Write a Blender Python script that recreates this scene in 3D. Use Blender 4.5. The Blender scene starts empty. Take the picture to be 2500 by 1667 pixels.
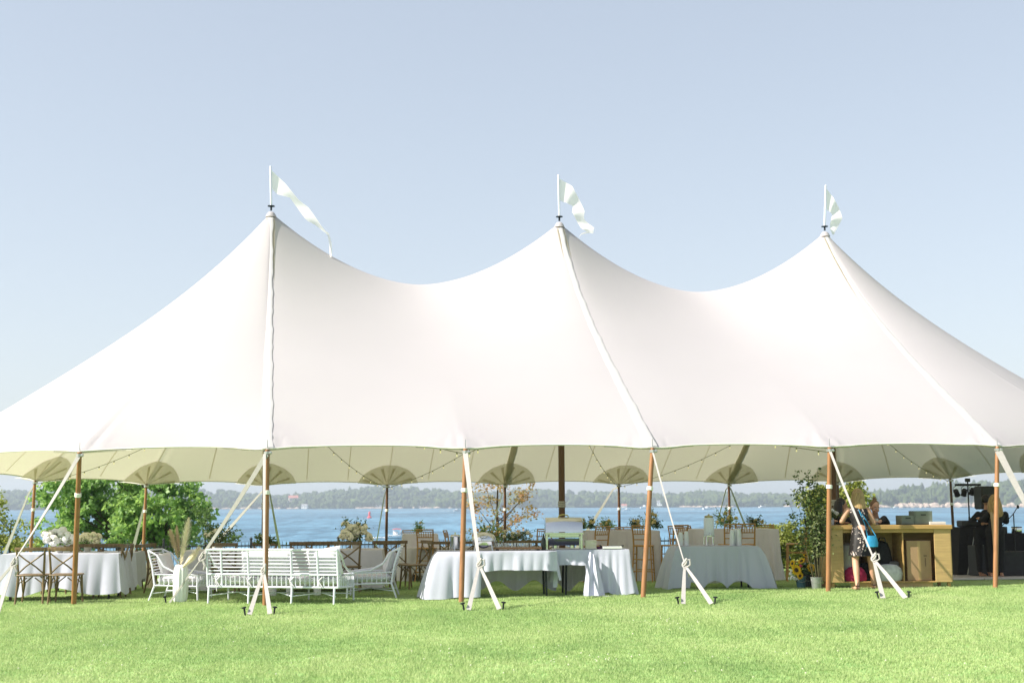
import bpy, math, random
import numpy as np
from mathutils import Vector, Matrix, Euler

random.seed(7)
rng = np.random.default_rng(7)
SC = bpy.context.scene
COL = SC.collection
PI = math.pi

# ------------------------------------------------------------------ camera, sky, sun, exposure
FPX, EYE, PIT, ROL = 3149.26, 1.4895, 0.1247, 0.0040      # focal length in 2500-px units, eye height, pitch, roll
cam = bpy.data.cameras.new('camera')
cam.sensor_width = 36.0
cam.lens = 36.0 * FPX / 2500.0
cam.clip_start, cam.clip_end = 0.1, 20000.0
cam.dof.use_dof = True
cam.dof.focus_distance = 20.5
cam.dof.aperture_fstop = 2.4
camo = bpy.data.objects.new('camera', cam)
COL.objects.link(camo)
camo.matrix_world = Matrix.Translation((0, 0, EYE)) @ Matrix.Rotation(PI / 2 + PIT, 4, 'X') @ Matrix.Rotation(-ROL, 4, 'Z')
SC.camera = camo

SUN_EL, SUN_AZ = math.radians(40), math.radians(249.5)       # azimuth clockwise from +Y
w = bpy.data.worlds.new('World')
SC.world = w
w.use_nodes = True
wn = w.node_tree.nodes
sky = wn.new('ShaderNodeTexSky')
sky.sky_type = 'NISHITA'
sky.sun_disc = False
sky.sun_elevation = SUN_EL
sky.sun_rotation = SUN_AZ
sky.altitude = 0
sky.air_density = 1.0
sky.dust_density = 1.2
sky.ozone_density = 1.6
bgn = wn['Background']
bgn.inputs['Strength'].default_value = 0.15
hsv = wn.new('ShaderNodeHueSaturation')
hsv.inputs['Saturation'].default_value = .80
w.node_tree.links.new(sky.outputs[0], hsv.inputs['Color'])
tint = wn.new('ShaderNodeMixRGB'); tint.blend_type = 'MULTIPLY'; tint.inputs[0].default_value = 1
tint.inputs[2].default_value = (1.15, 1.16, 1.175, 1)
gam = wn.new('ShaderNodeGamma'); gam.inputs[1].default_value = .5
w.node_tree.links.new(hsv.outputs[0], gam.inputs[0])
w.node_tree.links.new(gam.outputs[0], tint.inputs[1])
w.node_tree.links.new(tint.outputs[0], bgn.inputs['Color'])
sun = bpy.data.lights.new('sun', 'SUN')
sun.energy = 4.2
sun.angle = math.radians(0.6)
sun.color = (1.0, 0.93, 0.82)
suno = bpy.data.objects.new('sun', sun)
COL.objects.link(suno)
to_sun = Vector((math.sin(SUN_AZ) * math.cos(SUN_EL), math.cos(SUN_AZ) * math.cos(SUN_EL), math.sin(SUN_EL)))
suno.rotation_euler = to_sun.to_track_quat('Z', 'Y').to_euler()
suno.location = (-20, 0, 30)
SC.view_settings.view_transform = 'Standard'
SC.view_settings.look = 'None'
SC.view_settings.exposure = 1.2
SC.view_settings.gamma = 1.0
SC.view_settings.use_curve_mapping = False
SC.render.engine = 'CYCLES'
SC.cycles.max_bounces = 7
SC.cycles.diffuse_bounces = 4
SC.cycles.glossy_bounces = 3
SC.cycles.transmission_bounces = 4
SC.cycles.transparent_max_bounces = 12
SC.cycles.volume_bounces = 0
SC.cycles.use_denoising = True
SC.cycles.caustics_reflective = False
SC.cycles.caustics_refractive = False

# ------------------------------------------------------------------ where things stand
WATER_Z = -6.5
def g(x, y):
    return .0079 * x - .0314 * max(0.0, y - 22)
_c, _s, _cr, _sr = math.cos(PIT), math.sin(PIT), math.cos(ROL), math.sin(ROL)
def ray(px, py):
    u, v = px - 1250, py - 833.5
    u0, v0 = u * _cr - v * _sr, u * _sr + v * _cr
    return Vector((u0, FPX * _c + v0 * _s, FPX * _s - v0 * _c))
def at(px, py, Y):                       # point of the place at depth Y on that line of sight
    d = ray(px, py)
    k = Y / d.y
    return Vector((d.x * k, Y, EYE + d.z * k))
def gp(px, py):                          # point of the lawn seen there
    d = ray(px, py)
    Y = 20.0
    for _ in range(40):
        k = Y / d.y
        Y = Y + ((EYE + d.z * k) - g(d.x * k, Y)) / -(d.z / d.y) * 0.8
        Y = min(max(Y, 8), 60)
    k = Y / d.y
    return Vector((d.x * k, Y, g(d.x * k, Y)))
def onx(px, Y):                          # lawn point at depth Y in that column
    p = at(px, 1400, Y)
    return Vector((p.x, Y, g(p.x, Y)))

# ------------------------------------------------------------------ materials
MATS = {}
def mat(name, col, rough=.6, metal=0., spec=.4, noise=0., nscale=8., bump=0., bscale=60., col2=None, transl=0., tcol=None,
        emit=None, alpha=1., sub=None, stretch=(1, 1, 1)):
    if name in MATS: return MATS[name]
    m = bpy.data.materials.new(name)
    m.use_nodes = True
    nt = m.node_tree; n = nt.nodes; L = nt.links
    p = n['Principled BSDF']
    p.inputs['Base Color'].default_value = (*col, 1)
    p.inputs['Roughness'].default_value = rough
    p.inputs['Metallic'].default_value = metal
    p.inputs['Specular IOR Level'].default_value = spec
    tc = n.new('ShaderNodeTexCoord')
    mp = n.new('ShaderNodeMapping'); mp.inputs['Scale'].default_value = stretch
    L.new(tc.outputs['Object'], mp.inputs['Vector'])
    if noise or col2:
        nz = n.new('ShaderNodeTexNoise'); nz.inputs['Scale'].default_value = nscale; nz.inputs['Detail'].default_value = 4
        L.new(mp.outputs[0], nz.inputs['Vector'])
        cr = n.new('ShaderNodeValToRGB')
        a = [max(0, c * (1 - noise)) for c in col]; b = col2 or [min(1, c * (1 + noise)) for c in col]
        cr.color_ramp.elements[0].position = .3; cr.color_ramp.elements[1].position = .7
        cr.color_ramp.elements[0].color = (*a, 1); cr.color_ramp.elements[1].color = (*b, 1)
        L.new(nz.outputs['Fac'], cr.inputs[0]); L.new(cr.outputs[0], p.inputs['Base Color'])
    if bump:
        bz = n.new('ShaderNodeTexNoise'); bz.inputs['Scale'].default_value = bscale; bz.inputs['Detail'].default_value = 3
        L.new(mp.outputs[0], bz.inputs['Vector'])
        bp = n.new('ShaderNodeBump'); bp.inputs['Strength'].default_value = bump; bp.inputs['Distance'].default_value = .01
        L.new(bz.outputs['Fac'], bp.inputs['Height']); L.new(bp.outputs[0], p.inputs['Normal'])
    out = n['Material Output']
    last = p.outputs[0]
    if transl:
        t = n.new('ShaderNodeBsdfTranslucent'); t.inputs['Color'].default_value = (*(tcol or col), 1)
        mx = n.new('ShaderNodeMixShader'); mx.inputs[0].default_value = transl
        L.new(last, mx.inputs[1]); L.new(t.outputs[0], mx.inputs[2]); last = mx.outputs[0]
    if alpha < 1:
        t = n.new('ShaderNodeBsdfTransparent')
        mx = n.new('ShaderNodeMixShader'); mx.inputs[0].default_value = alpha
        L.new(t.outputs[0], mx.inputs[1]); L.new(last, mx.inputs[2]); last = mx.outputs[0]
    if emit:
        p.inputs['Emission Color'].default_value = (*emit[0], 1); p.inputs['Emission Strength'].default_value = emit[1]
    L.new(last, out.inputs['Surface'])
    MATS[name] = m
    return m

# ------------------------------------------------------------------ objects, parts, labels
def tag(o, label=None, cat=None, group=None, kind=None):
    if label: o['label'] = label
    if cat: o['category'] = cat
    if group: o['group'] = group
    if kind: o['kind'] = kind
    return o
def thing(name, label, cat, loc=(0, 0, 0), rz=0., group=None):
    o = bpy.data.objects.new(name, None)
    COL.objects.link(o)
    o.empty_display_size = .1
    o.location = loc; o.rotation_euler = (0, 0, rz)
    return tag(o, label, cat, group)
def link(name, me, parent=None, M=None):
    o = bpy.data.objects.new(name, me)
    COL.objects.link(o)
    if parent: o.parent = parent
    if M is not None: o.matrix_local = M
    return o
def copy_tree(o, parent=None):
    c = o.copy(); COL.objects.link(c); c.parent = parent
    for ch in KIDS.get(o.name, list(o.children)):
        copy_tree(ch, c)
    return c
KIDS = {}
def dup(o, loc, rz, label=None, group=None):
    c = copy_tree(o)
    c.location = loc; c.rotation_euler = (0, 0, rz)
    return tag(c, label, None, group)

class B:                                   # collects shapes, then links them as one mesh object
    def __init__(s): s.v = []; s.f = []
    def add(s, vs, fs):
        b = len(s.v)
        s.v += [tuple(x) for x in vs]; s.f += [tuple(i + b for i in f) for f in fs]
        return s
    def box(s, c, d, R=None, bev=0.):
        x, y, z = d[0] / 2, d[1] / 2, d[2] / 2
        if bev:
            b = min(bev, x * .9, y * .9, z * .9); vs = []; fs = []
            ring = [(-x, -y + b), (-x + b, -y), (x - b, -y), (x, -y + b), (x, y - b), (x - b, y), (-x + b, y), (-x, y - b)]
            ins = [(-x + b, -y + b)] * 2 + [(x - b, -y + b)] * 2 + [(x - b, y - b)] * 2 + [(-x + b, y - b)] * 2
            for zz, rr in ((-z, ins), (-z + b, ring), (z - b, ring), (z, ins)):
                vs += [(px, py, zz) for px, py in rr]
            for k in range(3):
                for i in range(8):
                    j = (i + 1) % 8
                    fs.append((k * 8 + i, k * 8 + j, k * 8 + 8 + j, k * 8 + 8 + i))
            fs.append((0, 6, 4, 2)); fs.append((24, 26, 28, 30))
        else:
            vs = [(i * x, j * y, k * z) for i in (-1, 1) for j in (-1, 1) for k in (-1, 1)]
            fs = [(0, 1, 3, 2), (4, 6, 7, 5), (0, 4, 5, 1), (2, 3, 7, 6), (0, 2, 6, 4), (1, 5, 7, 3)]
        c = Vector(c)
        return s.add([(R @ Vector(q) if R else Vector(q)) + c for q in vs], fs)
    def bar(s, p, q, wd, th, bev=0.):      # rectangular bar from p to q
        p, q = Vector(p), Vector(q); d = q - p
        R = d.to_track_quat('Z', 'Y').to_matrix()
        return s.box((p + q) / 2, (wd, th, d.length), R, bev)
    def tube(s, pts, r, n=8, cap=True, flat=1., up=None):
        pts = [Vector(p) for p in pts]
        rs = r if isinstance(r, (list, tuple)) else [r] * len(pts)
        vs = []; fs = []; prev = None
        for i, p in enumerate(pts):
            d = (pts[min(i + 1, len(pts) - 1)] - pts[max(i - 1, 0)]).normalized()
            if prev is None:
                a = Vector(up) if up else (Vector((0, 0, 1)) if abs(d.z) < .9 else Vector((0, 1, 0)))
                x = a.cross(d).normalized()
            else:
                x = (prev - d * prev.dot(d)).normalized()
            prev = x; y = d.cross(x)
            for k in range(n):
                t = 2 * PI * k / n
                vs.append(p + (x * math.cos(t) + y * math.sin(t) * flat) * rs[i])
        for i in range(len(pts) - 1):
            for k in range(n):
                j = (k + 1) % n
                fs.append((i * n + k, i * n + j, i * n + n + j, i * n + n + k))
        if cap:
            fs.append(tuple(range(n - 1, -1, -1))); fs.append(tuple(range(len(vs) - n, len(vs))))
        return s.add(vs, fs)
    def lathe(s, prof, c=(0, 0, 0), n=16, R=None, rfun=None):
        c = Vector(c); vs = []; fs = []
        for r, z in prof:
            for k in range(n):
                t = 2 * PI * k / n
                rr = r * (rfun(t, z) if rfun else 1)
                q = Vector((rr * math.cos(t), rr * math.sin(t), z))
                vs.append((R @ q if R else q) + c)
        for i in range(len(prof) - 1):
            for k in range(n):
                j = (k + 1) % n
                fs.append((i * n + k, i * n + j, i * n + n + j, i * n + n + k))
        if prof[0][0] > 1e-4: fs.append(tuple(range(n - 1, -1, -1)))
        if prof[-1][0] > 1e-4: fs.append(tuple(range(len(vs) - n, len(vs))))
        return s.add(vs, fs)
    def ball(s, c, r, nu=10, nv=6, R=None):
        r = r if isinstance(r, (list, tuple)) else (r, r, r)
        vs = []; fs = []; c = Vector(c)
        for i in range(nv + 1):
            a = -PI / 2 + PI * i / nv
            for k in range(nu):
                t = 2 * PI * k / nu
                q = Vector((r[0] * math.cos(a) * math.cos(t), r[1] * math.cos(a) * math.sin(t), r[2] * math.sin(a)))
                vs.append((R @ q if R else q) + c)
        for i in range(nv):
            for k in range(nu):
                j = (k + 1) % nu
                fs.append((i * nu + k, i * nu + j, i * nu + nu + j, i * nu + nu + k))
        return s.add(vs, fs)
    def grid(s, P):                        # P: rows of points
        n = len(P[0]); vs = [q for row in P for q in row]
        fs = [(i * n + k, i * n + k + 1, i * n + n + k + 1, i * n + n + k) for i in range(len(P) - 1) for k in range(n - 1)]
        return s.add(vs, fs)
    def mesh(s, name, m, smooth=True, ang=40):
        me = bpy.data.meshes.new(name)
        me.from_pydata(s.v, [], s.f)
        me.materials.append(m)
        if smooth:
            me.polygons.foreach_set('use_smooth', [True] * len(me.polygons))
            try: me.set_sharp_from_angle(angle=math.radians(ang))
            except Exception: pass
        me.update()
        return me
    def build(s, name, m, parent=None, smooth=True, ang=40):
        return link(name, s.mesh(name, m, smooth, ang), parent)

def np_mesh(name, V, Fq, m, smooth=False):  # V (n,3), Fq (k,3 or 4)
    me = bpy.data.meshes.new(name)
    V = np.ascontiguousarray(V, dtype=np.float32); Fq = np.ascontiguousarray(Fq, dtype=np.int32)
    k, c = Fq.shape
    me.vertices.add(len(V)); me.vertices.foreach_set('co', V.ravel())
    me.loops.add(k * c); me.loops.foreach_set('vertex_index', Fq.ravel())
    me.polygons.add(k)
    me.polygons.foreach_set('loop_start', np.arange(0, k * c, c, dtype=np.int32))
    me.materials.append(m)
    if smooth: me.polygons.foreach_set('use_smooth', np.ones(k, dtype=bool))
    me.update(calc_edges=True); me.validate()
    return me

def evaluated(b, mods, m, name, smooth=True):      # run modifiers over a shape, return the mesh
    me = b.mesh(name, m, smooth)
    o = bpy.data.objects.new('temporary', me); COL.objects.link(o)
    for typ, kw in mods:
        md = o.modifiers.new(typ, typ)
        for k, v in kw.items(): setattr(md, k, v)
    dg = bpy.context.evaluated_depsgraph_get()
    r = bpy.data.meshes.new_from_object(o.evaluated_get(dg))
    bpy.data.objects.remove(o)
    r.name = name
    r.polygons.foreach_set('use_smooth', [smooth] * len(r.polygons))
    if not r.materials: r.materials.append(m)
    return r
def fused(b, m, name, vox=.008, smooth=3):          # many overlapping shapes -> one continuous skin
    return evaluated(b, [('REMESH', dict(mode='VOXEL', voxel_size=vox)), ('SMOOTH', dict(iterations=smooth, factor=.5))], m, name)

def leaves(n_or_pts, size, droop=.5, asp=.55, seed=1, bend=.25):
    """leaf-sized four-point faces at the given points, random turn; returns V, F"""
    r = np.random.default_rng(seed)
    P = np.asarray(n_or_pts, dtype=float); n = len(P)
    d = r.normal(size=(n, 3)); d[:, 2] = d[:, 2] * .6 - droop
    d /= np.linalg.norm(d, axis=1)[:, None]
    q = r.normal(size=(n, 3)); s = np.cross(d, q); s /= np.linalg.norm(s, axis=1)[:, None]
    nn = np.cross(d, s)
    L = size * r.uniform(.65, 1.25, n)[:, None]
    V = np.stack([P, P + d * L * .45 + s * L * asp * .5 + nn * L * bend * .3, P + d * L, P + d * L * .45 - s * L * asp * .5 + nn * L * bend * .3], 1).reshape(-1, 3)
    return V, np.arange(4 * n).reshape(-1, 4)

# shared materials
WHITE_METAL = mat('white painted cane', (.72, .74, .83), .45, noise=.04, nscale=20)
CREAM_FAB = mat('cream cushion fabric', (.68, .66, .71), .9, noise=.05, nscale=30, bump=.15, bscale=200)
CLOTH = mat('white table linen', (.54, .56, .67), .9, noise=.02, nscale=5, bump=.1, bscale=300, transl=.12, tcol=(.8, .8, .78))
CLOTH2 = mat('ivory table linen', (.66, .64, .70), .9, noise=.03, nscale=5, bump=.1, bscale=300, transl=.1, tcol=(.7, .66, .58))
SHEER = mat('thin white linen', (.55, .59, .70), .9, transl=.25, tcol=(.8, .8, .8), alpha=.85)
BROWN = mat('dark stained oak', (.17, .115, .055), .5, noise=.35, nscale=6, stretch=(4, 4, 1), bump=.1)
HONEY = mat('honey beech', (.40, .22, .075), .45, noise=.18, nscale=6, stretch=(4, 4, 1))
POLE = mat('varnished larch pole', (.29, .14, .06), .4, noise=.2, nscale=5, stretch=(6, 6, .6), bump=.08)
DARKPOLE = mat('dark varnished mast', (.10, .045, .018), .4, noise=.25, nscale=5, stretch=(6, 6, .6))
STRAP = mat('cream webbing', (.42, .40, .385), .85, noise=.06, nscale=20, bump=.2, bscale=150)
STEELBLUE = mat('blackened iron', (.03, .035, .04), .5, metal=.7, noise=.2)
STEEL = mat('polished steel', (.62, .63, .62), .16, metal=1., noise=.05, nscale=4)
BLACK = mat('black plastic', (.018, .018, .02), .5, noise=.2, nscale=10)
BLACKFAB = mat('black fabric', (.012, .012, .014), .9, noise=.25, nscale=30)
PLY = mat('birch plywood', (.44, .30, .13), .55, noise=.14, nscale=3, stretch=(1, 1, 9), bump=.05)
PLYD = mat('plywood edge', (.40, .25, .09), .6, noise=.15, nscale=4, stretch=(1, 1, 6))
CARD = mat('cardboard', (.34, .22, .12), .8, noise=.06, nscale=8)
LEAF = mat('green leaves', (.06, .15, .045), .5, noise=.45, nscale=2.6, col2=(.27, .44, .13), transl=.4, tcol=(.46, .70, .18))
LEAFD = mat('dark green leaves', (.05, .10, .035), .55, noise=.4, nscale=6, col2=(.11, .18, .06), transl=.3, tcol=(.2, .32, .07))
LEAFY = mat('yellow green leaves', (.14, .19, .04), .55, noise=.35, nscale=2.5, col2=(.30, .33, .07), transl=.35, tcol=(.46, .50, .10))
STEM = mat('green brown stem', (.09, .08, .035), .7, noise=.3)
BARK = mat('bark', (.06, .045, .032), .9, noise=.4, nscale=9, bump=.4, bscale=30)
PETALW = mat('white petals', (.88, .87, .84), .8, noise=.06, nscale=40, transl=.2, tcol=(.8, .78, .6))
PETALC = mat('cream petals', (.86, .82, .64), .8, noise=.12, nscale=30, transl=.2, tcol=(.8, .7, .4))
PETALY = mat('sunflower petals', (.80, .50, .015), .7, noise=.12, nscale=30, transl=.25, tcol=(.9, .6, .02))

# ================================================================== THE SETTING
# ---- lawn: one sheet that runs to the fence, then a bank down to the water
def lawn_mat():
    m = bpy.data.materials.new('lawn soil and thatch'); m.use_nodes = True
    nt = m.node_tree; n = nt.nodes; L = nt.links; p = n['Principled BSDF']
    p.inputs['Roughness'].default_value = .95; p.inputs['Specular IOR Level'].default_value = .1
    tc = n.new('ShaderNodeNewGeometry')
    a = n.new('ShaderNodeTexNoise'); a.inputs['Scale'].default_value = .9; a.inputs['Detail'].default_value = 6
    b = n.new('ShaderNodeTexNoise'); b.inputs['Scale'].default_value = 40; b.inputs['Detail'].default_value = 4
    L.new(tc.outputs['Position'], a.inputs['Vector']); L.new(tc.outputs['Position'], b.inputs['Vector'])
    mx = n.new('ShaderNodeMath'); mx.operation = 'MULTIPLY_ADD'; mx.inputs[1].default_value = .5
    L.new(b.outputs['Fac'], mx.inputs[0])
    m2 = n.new('ShaderNodeMath'); m2.operation = 'MULTIPLY'; m2.inputs[1].default_value = .5
    L.new(a.outputs['Fac'], m2.inputs[0]); L.new(m2.outputs[0], mx.inputs[2])
    cr = n.new('ShaderNodeValToRGB'); e = cr.color_ramp.elements
    e[0].position = .35; e[0].color = (.17, .33, .10, 1); e[1].position = .65; e[1].color = (.32, .47, .18, 1)
    L.new(mx.outputs[0], cr.inputs[0]); L.new(cr.outputs[0], p.inputs['Base Color'])
    return m
xs = np.concatenate([np.linspace(-400, -30, 20), np.linspace(-28, 28, 60), np.linspace(30, 400, 20)])
ys = np.concatenate([np.linspace(-60, 5, 14), np.linspace(6, 42, 60), [44, 46, 48, 50, 52, 54, 70]])
def terrain(x, y):
    z = g(max(-60, min(60, x)), y)
    if y > 42: z += -(y - 42) * .62
    return max(z, WATER_Z - 1.2)
V = [(x, y, terrain(x, y)) for y in ys for x in xs]
nx = len(xs)
Fq = [(i * nx + k, i * nx + k + 1, i * nx + nx + k + 1, i * nx + nx + k) for i in range(len(ys) - 1) for k in range(nx - 1)]
tag(link('lawn', np_mesh('lawn', V, Fq, lawn_mat(), True)), kind='structure')

# ---- grass blades: one small turf sod, laid many times over the lawn (nobody could count it)
def grass_mat():
    m = bpy.data.materials.new('grass blades'); m.use_nodes = True
    nt = m.node_tree; n = nt.nodes; L = nt.links; p = n['Principled BSDF']
    p.inputs['Roughness'].default_value = .6; p.inputs['Specular IOR Level'].default_value = .25
    ge = n.new('ShaderNodeNewGeometry')
    mp = n.new('ShaderNodeMapping'); mp.inputs['Scale'].default_value = (1, .8, 0)
    L.new(ge.outputs['Position'], mp.inputs['Vector'])
    a = n.new('ShaderNodeTexNoise'); a.inputs['Scale'].default_value = .4; a.inputs['Detail'].default_value = 8; a.inputs['Roughness'].default_value = .62
    L.new(mp.outputs[0], a.inputs['Vector'])
    b = n.new('ShaderNodeTexNoise'); b.inputs['Scale'].default_value = 22; b.inputs['Detail'].default_value = 3
    L.new(mp.outputs[0], b.inputs['Vector'])
    rnd = n.new('ShaderNodeMath'); rnd.operation = 'MULTIPLY_ADD'; rnd.inputs[1].default_value = .35
    L.new(b.outputs['Fac'], rnd.inputs[0])
    m2 = n.new('ShaderNodeMath'); m2.operation = 'MULTIPLY'; m2.inputs[1].default_value = .65
    L.new(a.outputs['Fac'], m2.inputs[0]); L.new(m2.outputs[0], rnd.inputs[2])
    cr = n.new('ShaderNodeValToRGB'); e = cr.color_ramp.elements
    e[0].position = .30; e[0].color = (.18, .325, .11, 1)
    e[1].position = .70; e[1].color = (.61, .67, .36, 1)
    x = cr.color_ramp.elements.new(.5); x.color = (.405, .52, .22, 1)
    L.new(rnd.outputs[0], cr.inputs[0]); L.new(cr.outputs[0], p.inputs['Base Color'])
    t = n.new('ShaderNodeBsdfTranslucent'); L.new(cr.outputs[0], t.inputs['Color'])
    s = n.new('ShaderNodeMixShader'); s.inputs[0].default_value = .4
    L.new(p.outputs[0], s.inputs[1]); L.new(t.outputs[0], s.inputs[2]); L.new(s.outputs[0], n['Material Output'].inputs['Surface'])
    return m
nb = 950
r = np.random.default_rng(3)
bx = r.uniform(-.27, .27, (nb, 2)); hh = r.uniform(.020, .040, nb); hh[:40] *= 1.3
an = r.uniform(0, 2 * PI, nb); lean = r.uniform(.1, .7, nb) * hh; la = r.uniform(0, 2 * PI, nb); wd = r.uniform(.0022, .0038, nb)
s = np.stack([np.cos(an), np.sin(an), an * 0], 1) * wd[:, None]
base = np.concatenate([bx, np.zeros((nb, 1)) - .004], 1)
ld = np.stack([np.cos(la) * lean, np.sin(la) * lean, hh], 1)
mid = base + ld * np.array([.4, .4, .6]); tip = base + ld
V = np.stack([base - s, base + s, mid + s * .8, mid - s * .8, tip], 1).reshape(-1, 3)
i5 = np.arange(nb)[:, None] * 5
T3 = np.concatenate([i5 + [0, 1, 2], i5 + [0, 2, 3], i5 + [3, 2, 4]]).astype(np.int32)
grass = tag(link('grass', np_mesh('grass', V, T3, grass_mat())), kind='stuff')
ng = bpy.data.node_groups.new('lay turf', 'GeometryNodeTree')
ng.interface.new_socket('Geometry', in_out='INPUT', socket_type='NodeSocketGeometry')
ng.interface.new_socket('Geometry', in_out='OUTPUT', socket_type='NodeSocketGeometry')
N = ng.nodes; L = ng.links
gi, go = N.new('NodeGroupInput'), N.new('NodeGroupOutput')
GX0, GX1, GY0, GY1, ST = -19, 19, 10.5, 40.5, .46
mg = N.new('GeometryNodeMeshGrid')
mg.inputs['Size X'].default_value = GX1 - GX0; mg.inputs['Size Y'].default_value = GY1 - GY0
mg.inputs['Vertices X'].default_value = int((GX1 - GX0) / ST); mg.inputs['Vertices Y'].default_value = int((GY1 - GY0) / ST)
ps = N.new('GeometryNodeInputPosition'); sx = N.new('ShaderNodeSeparateXYZ'); L.new(ps.outputs[0], sx.inputs[0])
def mth(op, a, b=None, c=None):
    q = N.new('ShaderNodeMath'); q.operation = op
    for i, v in enumerate((a, b, c)):
        if v is None: continue
        if isinstance(v, (int, float)): q.inputs[i].default_value = v
        else: L.new(v, q.inputs[i])
    return q.outputs[0]
wy = mth('ADD', sx.outputs[1], (GY0 + GY1) / 2)
zz = mth('ADD', mth('MULTIPLY', sx.outputs[0], .0079), mth('MULTIPLY', mth('MAXIMUM', mth('SUBTRACT', wy, 22), 0), -.0314))
cx = N.new('ShaderNodeCombineXYZ'); L.new(sx.outputs[0], cx.inputs[0]); L.new(wy, cx.inputs[1]); L.new(zz, cx.inputs[2])
sp = N.new('GeometryNodeSetPosition'); L.new(mg.outputs['Mesh'], sp.inputs['Geometry']); L.new(cx.outputs[0], sp.inputs['Position'])
rv = N.new('FunctionNodeRandomValue'); rv.data_type = 'FLOAT_VECTOR'
rv.inputs[0].default_value = (0, 0, 0); rv.inputs[1].default_value = (0, 0, 2 * PI)
sc_ = N.new('FunctionNodeRandomValue'); sc_.data_type = 'FLOAT_VECTOR'
sc_.inputs[0].default_value = (1, 1, .75); sc_.inputs[1].default_value = (1.12, 1.12, 1.3)
ip = N.new('GeometryNodeInstanceOnPoints')
L.new(sp.outputs[0], ip.inputs['Points']); L.new(gi.outputs[0], ip.inputs['Instance'])
L.new(rv.outputs[0], ip.inputs['Rotation']); L.new(sc_.outputs[0], ip.inputs['Scale'])
L.new(ip.outputs[0], go.inputs[0])
md = grass.modifiers.new('turf', 'NODES'); md.node_group = ng

# clover heads and dry straws scattered in the turf
P = []
for k in range(34):
    c = gp(rng.uniform(30, 2480), rng.uniform(1500, 1660))
    for _ in range(rng.integers(1, 9)):
        P.append((c.x + rng.normal() * .35, c.y + rng.normal() * .3))
b = B()
for x, y in P: b.ball((x, y, g(x, y) + .035), rng.uniform(.004, .008), 6, 4)
tag(b.build('clover_flowers', mat('clover white', (.62, .62, .48), .8)), kind='stuff')

# ---- water
m = bpy.data.materials.new('lake water'); m.use_nodes = True
n = m.node_tree.nodes; L = m.node_tree.links; p = n['Principled BSDF']
p.inputs['Roughness'].default_value = .3; p.inputs['IOR'].default_value = 1.33; p.inputs['Specular IOR Level'].default_value = .15
ge = n.new('ShaderNodeNewGeometry')
mp = n.new('ShaderNodeMapping'); mp.inputs['Scale'].default_value = (.30, .06, 1); L.new(ge.outputs['Position'], mp.inputs['Vector'])
a = n.new('ShaderNodeTexNoise'); a.inputs['Scale'].default_value = 1; a.inputs['Detail'].default_value = 6; L.new(mp.outputs[0], a.inputs['Vector'])
mp2 = n.new('ShaderNodeMapping'); mp2.inputs['Scale'].default_value = (.018, .006, 1); L.new(ge.outputs['Position'], mp2.inputs['Vector'])
a2 = n.new('ShaderNodeTexNoise'); a2.inputs['Scale'].default_value = 1; a2.inputs['Detail'].default_value = 5; L.new(mp2.outputs[0], a2.inputs['Vector'])
ad = n.new('ShaderNodeMath'); ad.operation = 'ADD'; L.new(a.outputs['Fac'], ad.inputs[0]); L.new(a2.outputs['Fac'], ad.inputs[1])
cr = n.new('ShaderNodeValToRGB'); e = cr.color_ramp.elements
e[0].position = .44; e[0].color = (.012, .085, .155, 1); e[1].position = .56; e[1].color = (.085, .235, .36, 1)
hf = n.new('ShaderNodeMath'); hf.operation = 'MULTIPLY'; hf.inputs[1].default_value = .5; L.new(ad.outputs[0], hf.inputs[0])
L.new(hf.outputs[0], cr.inputs[0]); L.new(cr.outputs[0], p.inputs['Base Color'])
bp = n.new('ShaderNodeBump'); bp.inputs['Strength'].default_value = 1.; bp.inputs['Distance'].default_value = .9
L.new(ad.outputs[0], bp.inputs['Height']); L.new(bp.outputs[0], p.inputs['Normal'])
tag(link('water', np_mesh('water', [(-4000, 40, WATER_Z), (4000, 40, WATER_Z), (4000, 4200, WATER_Z), (-4000, 4200, WATER_Z)], np.array([[0, 1, 2, 3]]), m)), kind='structure')

# ---- far shore: wooded hills, their trees, pale rock at the waterline
SHORE = 2250.0
prof = [(-900, 1190), (-300, 1192), (0, 1197), (90, 1193), (300, 1196), (480, 1194), (560, 1197), (640, 1208), (700, 1206), (760, 1200), (850, 1192), (950, 1184),
        (1000, 1188), (1100, 1198), (1200, 1200), (1275, 1193), (1400, 1198), (1550, 1203), (1640, 1205), (1709, 1197), (1780, 1203),
        (1900, 1205), (2000, 1203), (2200, 1199), (2500, 1196), (3400, 1190)]
pxs, pys = zip(*prof)
def hill_top(x, Y):                          # height of the tree line seen at that x
    px = 1250 + x / Y * FPX
    return at(px, float(np.interp(px, pxs, pys)), Y).z
hx = np.linspace(-2000, 2000, 160); hy = np.array([0, 6, 30, 80, 160, 260, 340, 480, 700])
TREE_H = 13.0
V = []
for j, dy in enumerate(hy):
    for x in hx:
        Y = SHORE + dy + 25 * math.sin(x * .011) + 14 * math.sin(x * .031 + 1)
        top = hill_top(x, SHORE + 340) - TREE_H - WATER_Z
        f = min(1, (dy / 340.0)) ** .75
        V.append((x, Y, WATER_Z - .6 + (1.6 if dy > 0 else 0) + max(0, top - 1) * f * (1 - .1 * max(0, (dy - 340) / 360))))
nx = len(hx)
Fq = [(i * nx + k, i * nx + k + 1, i * nx + nx + k + 1, i * nx + nx + k) for i in range(len(hy) - 1) for k in range(nx - 1)]
HILLM = mat('wooded hill ground', (.035, .055, .02), .95, noise=.3, nscale=.02)
tag(link('far_hills', np_mesh('far_hills', V, Fq, HILLM, True)), kind='structure')
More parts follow.
